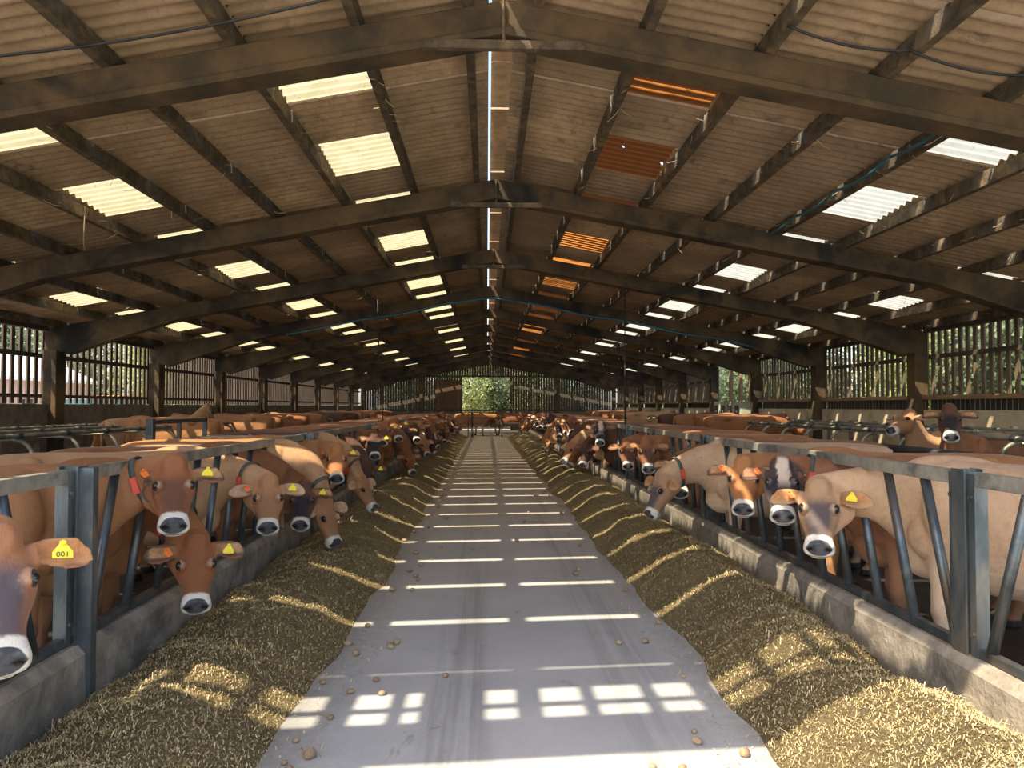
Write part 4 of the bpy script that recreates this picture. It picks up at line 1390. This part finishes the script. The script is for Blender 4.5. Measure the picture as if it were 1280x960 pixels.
# the rest of both rows, dwindling into the distance
cr = random.Random(11)
cc = ['fawn', 'red', 'darkface', 'fawn', 'dark', 'tan', 'red', 'blaze', 'orange', 'darkface']
for sx in (-1, 1):
    side = 'left' if sx < 0 else 'right'
    start = 14.0 if sx < 0 else 15.5
    y = start
    i = 0
    while y < 41.5:
        eat = cr.random() < 0.5
        if eat:
            p = (sx * cr.uniform(1.72, 1.85), y, cr.uniform(0.70, 0.9))
            fo = -sx * cr.uniform(0.4, 1.1)
            dn = R(cr.uniform(52, 66))
        else:
            p = (sx * cr.uniform(1.98, 2.1), y, cr.uniform(1.2, 1.45))
            fo = cr.uniform(-0.35, 0.35)
            dn = R(cr.uniform(40, 52))
        body = (0 if sx < 0 else math.pi) + cr.uniform(-0.12, 0.12)
        if all(abs(y - u[1]) > 0.6 for u in used[sx]):
            near = y < 24
            lab = '%s cow of the distant %s feeding row, a %s coat %s' % (ORD[min(i, 19)], side, cc[(i * 3 + (sx > 0)) % 10].replace('face', '-faced').replace('blaze', 'blaze-faced'), 'with head down' if eat else 'with head up')
            if not near:
                lab = 'small distant brown cow far down the %s feeding row' % side
            cow(p, to_cam(p, fo), dn, body, cc[(i * 3 + (sx > 0)) % 10], lab, 'cows feeding along the %s kerb' % side, lod='mid' if y < 19 else 'lo', tags='y' if not eat else '')
            i += 1
        y += cr.uniform(0.68, 0.95)

# cows standing in the alleys and cubicles behind
BACK = [
    ((-6.30, 17.2, 1.74), 0.35, 55, 0.95, 'tan', 'tan cow standing in the left cubicles with head turned to the passage', 0.16),
    ((-7.9, 15.7, 1.30), 3.0, 60, 3.1, 'orange', 'orange-backed cow standing head away in the left cubicles', 0.16),
    ((5.66, 9.45, 1.70), -2.05, 42, 3.75, 'darkface', 'black-faced cow looking towards the camera over the right cubicle pipes', 0.0),
    ((5.72, 10.5, 1.64), 3.55, 22, 3.45, 'tan', 'tan cow with raised nose beside the black-faced cow on the right', 0.0),
]
for p, fa, dn, body, coat, lab, gz in BACK:
    c = cow(p, fa, R(dn), body, coat, lab, 'cows standing in the cubicles', lod='mid', ground=gz, tags='')
    print('BACK', lab[:40], [round(v, 2) for v in c.location])
i = 0
for sx in (-1, 1):
    side = 'left' if sx < 0 else 'right'
    for k in (13, 14, 16, 18, 23, 24, 25, 26, 28, 31, 33):
        y = 3.4 + 1.17 * k + 0.585
        body = (0 if sx > 0 else math.pi) + cr.uniform(-0.05, 0.05)
        cow((sx * cr.uniform(7.75, 7.95), y, cr.uniform(1.1, 1.5)), body + cr.uniform(-0.4, 0.4), R(55), body, cc[i % 10], 'small distant cow standing among the %s cubicles' % side, 'cows standing in the cubicles', lod='lo', ground=0.16)
        i += 1
for j, (x, y, b, coat) in enumerate(((0.4, 45.6, 0.05, 'orange'), (2.6, 46.0, 0.0, 'red'), (-1.6, 46.3, math.pi, 'fawn'))):
    cow((x, y, 1.2), b, R(55), b, coat, '%s brown cow standing broadside behind the far gates' % ('leftmost', 'middle', 'rightmost')[(2, 1, 0).index(j) if False else {0: 1, 1: 2, 2: 0}[j]], 'cows behind the far gates', lod='lo')

# ------------------------------------------------------------------ outside: trees, shed, crates, cabinets
def crown_mesh(seed, n, leaf, mat, r, h):
    g = np.random.default_rng(seed)
    # leaves gathered in clumps inside a lumpy crown that reaches low
    nc = 110
    d = g.normal(size=(nc, 3))
    d /= np.linalg.norm(d, axis=1)[:, None]
    cen = d * (0.40 + 0.60 * g.random(nc) ** 0.5)[:, None]
    idx = g.integers(0, nc, n)
    P = cen[idx] + g.normal(size=(n, 3)) * 0.11
    P *= np.array([r, r, h * 0.5])
    P[:, 2] += h * 0.53
    a = g.normal(size=(n, 3))
    a /= np.linalg.norm(a, axis=1)[:, None]
    b = np.cross(a, g.normal(size=(n, 3)))
    b /= np.linalg.norm(b, axis=1)[:, None]
    s = (leaf * (0.6 + 0.8 * g.random(n)))[:, None]
    V = np.stack([P - a * s, P + b * s * 0.6, P + a * s, P - b * s * 0.6], 1).reshape(-1, 3)
    V[:, 2] = np.maximum(V[:, 2], 0.02)
    F = np.arange(n * 4).reshape(-1, 4)
    me = bpy.data.meshes.new('foliage')
    me.from_pydata(V.tolist(), [], F.tolist())
    me.materials.append(MATS[mat])
    return me
CROWN = {}
def tree(x, y, r, h, k, label, group):
    t = empty('leafy_tree', (x, y, -0.02))
    tag(t, label, 'tree', group)
    key = (k % 3, r)
    if key not in CROWN:
        CROWN[key] = crown_mesh(k % 3 + 1, 13000, 0.085 if r < 3 else 0.12, ('leaf', 'leaf_pale', 'leaf')[k % 3], r, {2.3: 5.6, 2.5: 7.0, 3.4: 7.5}[r])
    h0 = {2.3: 5.6, 2.5: 7.0, 3.4: 7.5}[r]
    f = link('foliage', CROWN[key], t)
    f['kind'] = 'stuff'
    f.scale = (1, 1, h / h0)
    f.rotation_euler = (0, 0, x * 1.7 + y)
    MB().tube([(0, 0, 0), (0.05 * r, 0.03, h * 0.35), (-0.04 * r, 0.05, h * 0.7)], [0.14, 0.11, 0.05], 9).build('trunk', 'bark', t, True)
    for q in range(4):
        a = q * 1.6 + y
        MB().tube([(0.03 * r, 0.02, h * (0.3 + 0.06 * q)), (0.5 * r * math.cos(a), 0.5 * r * math.sin(a), h * (0.52 + 0.07 * q))], [0.06, 0.02], 6).build('branch', 'bark', t, True)
for i, y in enumerate((8.5, 11.4, 14.2, 17.5, 20.8, 24.4, 31.5, 36.0, 41.0, 46.5)):
    tree(13.2 + 0.9 * math.sin(i * 2.1), y + 2.5, 2.3, 5.2 + 0.6 * math.sin(i * 1.3), i + (i % 2), '%s leafy green tree growing outside the right slatted wall' % ORD[i], 'trees outside the right wall')
for i, (x, y) in enumerate(((-4.6, 63.0), (-1.6, 62.0), (1.0, 63.0), (3.9, 62.0), (-0.4, 66.5), (-7.2, 64), (6.9, 63))):
    tree(x, y, 2.5, 6.0 + (i % 3), (0, 1, 0, 1, 1, 2, 0)[i], '%s leafy tree seen through the far doorway or end slats' % ORD[i], 'trees beyond the far doorway')
for i, (x, y) in enumerate(((-27, 30), (-29, 37), (-30, 45), (-28, 52), (-18, 45), (-20, 52), (-16, 58))):
    tree(x, y, 3.4, 7.5, (2, 0, 2, 0, 1, 1, 0)[i], '%s leafy tree standing past the yard outside the left wall' % ORD[i], 'trees outside the left wall')

# white-roofed farm building across the yard
b = empty('farm_shed', (-24, 30, -0.02))
tag(b, 'long pale-roofed farm building across the yard on the left', 'building')
MB().box(2.2, 2.4, -16, 12, 0, 3.0).build('front_wall', 'pink_render', b)
MB().box(-2.4, 2.2, 11.8, 12, 0, 3.0).build('end_wall', 'pink_render', b)
MB().box(-2.4, -2.2, -16, 12, 0, 3.0).build('back_wall', 'pink_render', b)
MB().prism([(2.75, 2.95), (2.75, 3.1), (0, 4.4), (-2.75, 3.1), (-2.75, 2.95), (0, 4.25)], -16.3, 12.3).build('roof', 'white_sheet', b)
for q in range(6):
    MB().box(2.38, 2.44, -14 + q * 4.4, -12.6 + q * 4.4, 0.0, 2.2).build('door', 'dark_wood', b)
for q in range(5):
    MB().box(2.38, 2.44, -11.4 + q * 4.4, -10.4 + q * 4.4, 1.2, 2.1).build('window', 'dark_glass', b)

# teal machine with orange top parked against the left wall outside
t = empty('feed_wagon', (-10.4, 20.5, -0.02))
tag(t, 'teal machine with an orange top bar outside the left slats', 'machine')
MB().box(-0.5, 0.5, -1.2, 0.1, 0.55, 2.0).build('body', 'teal_plastic', t, bevel=0.06)
MB().box(-0.5, 0.5, 0.35, 1.9, 0.55, 1.97).build('body', 'teal_plastic', t, bevel=0.06)
MB().box(-0.55, 0.55, 0.3, 1.95, 1.97, 2.05).build('top_bar', 'orange_plastic', t, bevel=0.02)
for y in (-0.8, 1.4):
    for x in (-0.45, 0.45):
        MB().tube([(x - 0.1, y, 0.38), (x + 0.1, y, 0.38)], 0.38, 18).build('wheel', 'rubber', t)

# row of four pale cabinets in the right wall opening
for i in range(4):
    y = 26.6 + i * 0.80
    c = empty('control_cabinet', (8.8, y, 0.16))
    tag(c, '%s pale green cabinet with a dark front panel by the right wall opening' % ('nearest', 'second', 'third', 'farthest')[i], 'cabinet', 'control cabinets')
    MB().box(-0.2, 0.2, -0.33, 0.33, 0, 1.75).build('body', 'cabinet', c, bevel=0.02)
    MB().box(-0.215, -0.195, -0.2, 0.2, 1.15, 1.62).build('front_panel', 'dark_glass', c)
    MB().box(-0.225, -0.21, -0.05, 0.05, 1.36, 1.44).build('badge', 'white_sheet', c)

# ------------------------------------------------------------------ cables, pipe and hanging wires
def wire(name, pts, r, mat, label, cat):
    o = MB().tube(pts, r, 7).build(name, mat, None, True)
    tag(o, label, cat)
    return o
def sagging(a, b, sag, n=14):
    a, b = Vector(a), Vector(b)
    return [a.lerp(b, i / n) - Vector((0, 0, sag * 4 * (i / n) * (1 - i / n))) for i in range(n + 1)]
def under(d, sx, dz=0.0):
    return (sx * d, ZT - SLOPE * d + dz)
x, z = under(3.98, 1, -0.035)
wire('water_pipe', [p for k in range(4) for p in sagging((x, 6.4 + 1.24 * k, z), (x, 6.4 + 1.24 * (k + 1), z), 0.05, 8)], 0.016, 'blue_pipe', 'thin teal water pipe looped along a right roof purlin', 'pipe')
pts = []
for i in range(33):
    xx = -5.6 + i * 0.40
    pts.append((xx, Y0 + 4 * BAY - 0.18, ZT - 0.30 - SLOPE * abs(xx) - 0.03 - 0.02 * math.sin(i)))
wire('water_pipe', pts, 0.028, 'blue_pipe', 'teal water pipe strapped along the rafter of the fourth frame', 'pipe')
wire('power_cable', sagging((-5.4, 5.7, under(5.4, -1, 0.0)[1]), (-4.05, 5.7, under(4.05, -1, -0.02)[1]), 0.05) + sagging((-4.05, 5.7, under(4.05, -1, -0.02)[1]), (-1.21, 5.7, under(1.21, -1, -0.02)[1]), 0.07), 0.011, 'cable_black', 'black cable slung between purlins at the top left of the roof', 'cable')
wire('power_cable', sagging((2.16, 5.7, under(2.16, 1, -0.02)[1]), (3.11, 5.7, under(3.11, 1, -0.02)[1]), 0.06) + sagging((3.11, 5.7, under(3.11, 1, -0.02)[1]), (4.05, 5.7, under(4.05, 1, -0.02)[1]), 0.06), 0.011, 'cable_black', 'black cable slung between purlins at the top right of the roof', 'cable')
wire('hanging_wire', [(-2.55, 16.9, ZT - 0.2 - SLOPE * 2.55), (-2.5, 16.9, 2.9), (-2.405, 16.9, 1.40)], 0.012, 'cable_black', 'dark wire hanging straight down over the left row of cows', 'wire')
wire('hanging_pole', [(3.05, 17.6, 4.35), (3.04, 17.6, 1.9), (3.06, 17.6, 1.2), (3.06, 17.6, 0.0)], [0.012, 0.014, 0.03, 0.03], 'cable_black', 'dark pole and wire rising over the right row of cows', 'pole')
wire('baler_twine', [(-4.95, 9.3, ZT - SLOPE * 4.95), (-4.96, 9.3, 3.7), (-4.95, 9.31, 3.6)], 0.006, 'straw', 'short twine hanging from the left roof near a skylight', 'twine')
